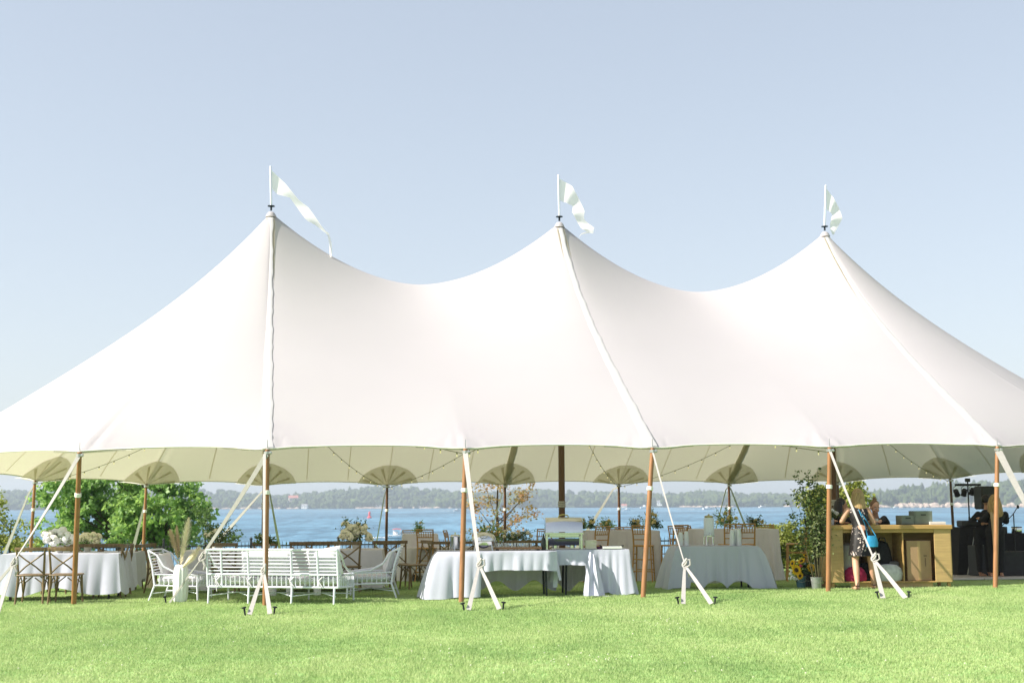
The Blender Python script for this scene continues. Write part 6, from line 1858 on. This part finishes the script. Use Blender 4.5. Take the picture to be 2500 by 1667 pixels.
# lighting stand
p = onfloor(2373, 28.2)
t = thing('lighting_stand', 'black T-bar lighting stand with four spotlights beside the band', 'light stand', p)
hz_ = at(2373, 1183, 28.2).z - p.z
B().tube([(0, 0, .05), (0, 0, 1.2)], .022, 8).build('mast', BLACK, t); B().tube([(0, 0, 1.15), (0, 0, hz_ + .08)], .016, 8).build('upper_mast', BLACK, t)
for k in range(3): a = k * 2.094 + .5; B().tube([(0, 0, .62), (.48 * math.cos(a), .48 * math.sin(a), 0)], .012, 6).build('leg', BLACK, t)
b = B(); b.box((0, 0, hz_), (.56, .05, .05), None, .006); b.build('crossbar', BLACK, t, False); B().box((0, 0, hz_ + .10), (.10, .08, .08), None, .01).build('control_box', BLACK, t, False)
for x, tilt, zz in ((-.26, -.5, -.16), (-.085, .05, -.15), (.09, .2, -.13), (.24, .9, -.13)):
    b = B(); R = Matrix.Rotation(tilt, 3, 'Y') @ Matrix.Rotation(.5, 3, 'X')
    b.lathe([(.045, .06), (.055, .05), (.058, -.06), (.065, -.09), (.055, -.09), (.05, -.06), (0, -.055)], (x, -.01, hz_ + zz), 14, R); sp_ = b.build('spotlight', BLACK, t)
    B().tube([(x, 0, hz_ - .02), (x - .06, 0, hz_ + zz * .4), (x - .06, 0, hz_ + zz)], .007, 5).build('yoke', BLACK, t)
# loudspeaker on a pole
p = onfloor(2415, 27.6); zb = at(2415, 1236, 27.6).z - p.z; zt = at(2415, 1198, 27.6).z - p.z
t = thing('loudspeaker', 'black loudspeaker on a pole behind the right front pole', 'loudspeaker', p)
B().tube([(0, 0, .05), (0, 0, zb + .02)], .02, 8).build('pole', BLACK, t)
for k in range(3): a = k * 2.094 + .3; B().tube([(0, 0, .7), (.5 * math.cos(a), .5 * math.sin(a), 0)], .012, 6).build('leg', BLACK, t)
b = B(); b.box((.02, 0, (zb + zt) / 2 + .02), (.40, .36, zt - zb + .16), Matrix.Rotation(.15, 3, 'Z'), .03); b.build('cabinet', BLACK, t, False)
B().lathe([(.11, 0), (.10, -.01), (0, -.012)], (.02, -.195, (zb + zt) / 2 + .0), 16, Matrix.Rotation(-PI / 2, 3, 'X')).build('grille', mat('dark grille', (.05, .05, .055), .8), t)
# wedge case / covered A-frame rack at the left
p = onfloor(2352, 27.4)
t = thing('speaker_case', 'black sloping speaker case at the left edge of the band corner', 'speaker case', p, .1)
b = B(); b.add([(-.26, -.3, 0), (.42, -.3, 0), (.42, .35, 0), (-.26, .35, 0), (-.10, -.16, .98), (.40, -.16, .98), (.40, .30, .98), (-.10, .30, .98)], [(3, 2, 1, 0), (0, 1, 5, 4), (1, 2, 6, 5), (2, 3, 7, 6), (3, 0, 4, 7), (4, 5, 6, 7)]); b.build('cover', BLACKFAB, t, False)
b = B(); b.tube([(-.10, -.42, .02), (.20, -.24, .98), (.30, -.42, .02)], .016, 6); b.tube([(.05, -.34, .40), (.24, -.34, .42)], .012, 6); b.build('folding_trestle', mat('dull aluminium', (.28, .29, .30), .4, metal=.8), t)
B().box((.16, .06, 1.05), (.34, .3, .13), None, .02).build('amplifier', BLACK, t, False)
# band table under a black drape
p = onfloor(2460, 27.6)
t = thing('band_table', 'band table draped in black to the floor behind the right front pole', 'table', p, .05)
b = drape(1.9, .7, .84, lambda s, u: (.83, .05), 70, fold=.03, freq=14); b.build('black_drape', BLACKFAB, t, True, 70)
o = B().box((0, 0, .07), (.5, .34, .14), None, .01).build('mixing_desk', BLACK, None, False); o.location = p + Vector((-.30, -.08, .845)); tag(o, 'black mixing desk on the draped band table left part', 'mixer')
t = thing('snare_drum', 'small steel and black drum on the band table at the right', 'drum', p + Vector((.22, -.05, .846)))
B().lathe([(.10, 0), (.105, .01), (.105, .12), (.10, .13), (0, .13)], n=18).build('shell', STEEL, t)
B().lathe([(.108, .118), (.112, .125), (.108, .135)], n=18).build('hoop', BLACK, t)
# microphone stand
p = onfloor(2482, 27.0); tipz = at(2490, 1239, 27.0).z - p.z
t = thing('microphone_stand', 'black microphone stand with a boom at the right edge', 'microphone stand', p)
B().lathe([(.13, 0), (.13, .015), (.03, .03), (0, .03)], n=14).build('base', BLACK, t); B().tube([(0, 0, .02), (0, 0, tipz - .12)], .012, 7).build('shaft', BLACK, t)
B().tube([(-.30, 0, tipz - .42), (0, 0, tipz - .12), (.06, -.05, tipz)], .009, 6).build('boom', BLACK, t); B().ball((.075, -.06, tipz + .02), (.03, .03, .04), 8, 6).build('microphone', BLACK, t)
o = B().box((0, 0, .3), (.5, .4, .6), None, .015).build('flight_case', BLACK, None, False); o.location = onfloor(2405, 26.4); o.rotation_euler = (0, 0, .2); tag(o, 'black flight case before the man in black', 'case')
o = B().box((0, 0, .24), (.7, .4, .48), None, .015).build('flight_case', BLACK, None, False); o.location = onfloor(2480, 26.2); o.rotation_euler = (0, 0, -.1); tag(o, 'wide low black case at the right edge of the photo', 'case')
# two people by the band
p = onfloor(2404, 25.9)
t = thing('person', 'person in black standing beside the blond woman near the loudspeaker', 'person', p)
hcn = at(2409, 1222, p.y) - p; HRm = Matrix.Rotation(2.0, 3, 'Z') @ Matrix.Rotation(.1, 3, 'X')
upper_person(t, p, (hcn.x - .02, .0, hcn.z - .235), hcn, HRm, [((-.26, .02, 1.02), (-.02, -.14, 1.03), (.9, .1, 0), -1), ((.22, 0, 1.05), (.12, .16, 1.0), (.2, .9, 0), 1)], SKIN2, BLACKFAB, face_on=True, sleeves=.75)
b = B(); b.ball(hcn + HRm @ Vector((0, .03, .03)), (.085, .094, .095), 14, 10, HRm); link('hair', fused(b, DARKHAIR, 'hair', .009, 2), t)
p = onfloor(2434, 25.5)
t = thing('person', 'woman with long blond hair and dark dress half hidden by the right front pole', 'person', p)
hcn = at(2428, 1222, p.y) - p; HRw = Matrix.Rotation(PI - .5, 3, 'Z') @ Matrix.Rotation(.1, 3, 'X')
upper_person(t, p, (hcn.x + .03, .0, hcn.z - .235), hcn, HRw, [((-.17, .10, 1.10), (-.20, .30, 1.12), (0, 1, 0), -1), ((.25, .04, 1.06), (.22, .26, 1.08), (0, 1, 0), 1)], SKIN, BLACKFAB, face_on=False, sleeves=.5)
b = B(); b.ball(hcn + HRw @ Vector((0, .03, .028)), (.090, .098, .10), 14, 10, HRw)
for k in range(18):
    a = .1 + 2.94 * k / 17; o_ = HRw @ Vector((.09 * math.cos(a), .09 * math.sin(a) + .01, 0))
    b.tube([hcn + o_ * .8 + Vector((0, 0, .05)), hcn + o_ * 1.15 + Vector((0, 0, -.08)), hcn + o_ * 1.3 + Vector((.01, 0, -.24)), hcn + o_ * 1.15 + Vector((.02, 0, -.42))], [.030, .036, .034, .010], 7)
link('hair', fused(b, BLOND, 'hair', .009, 2), t)
B().tube([hcn + Vector((-.10, -.09, -.22)), hcn + Vector((-.09, -.14, -.5)), hcn + Vector((-.08, -.13, -.95))], [.035, .045, .04], 8).build('scarf', mat('beige scarf', (.42, .30, .20), .9, noise=.1), t)

bpy.context.view_layer.update()
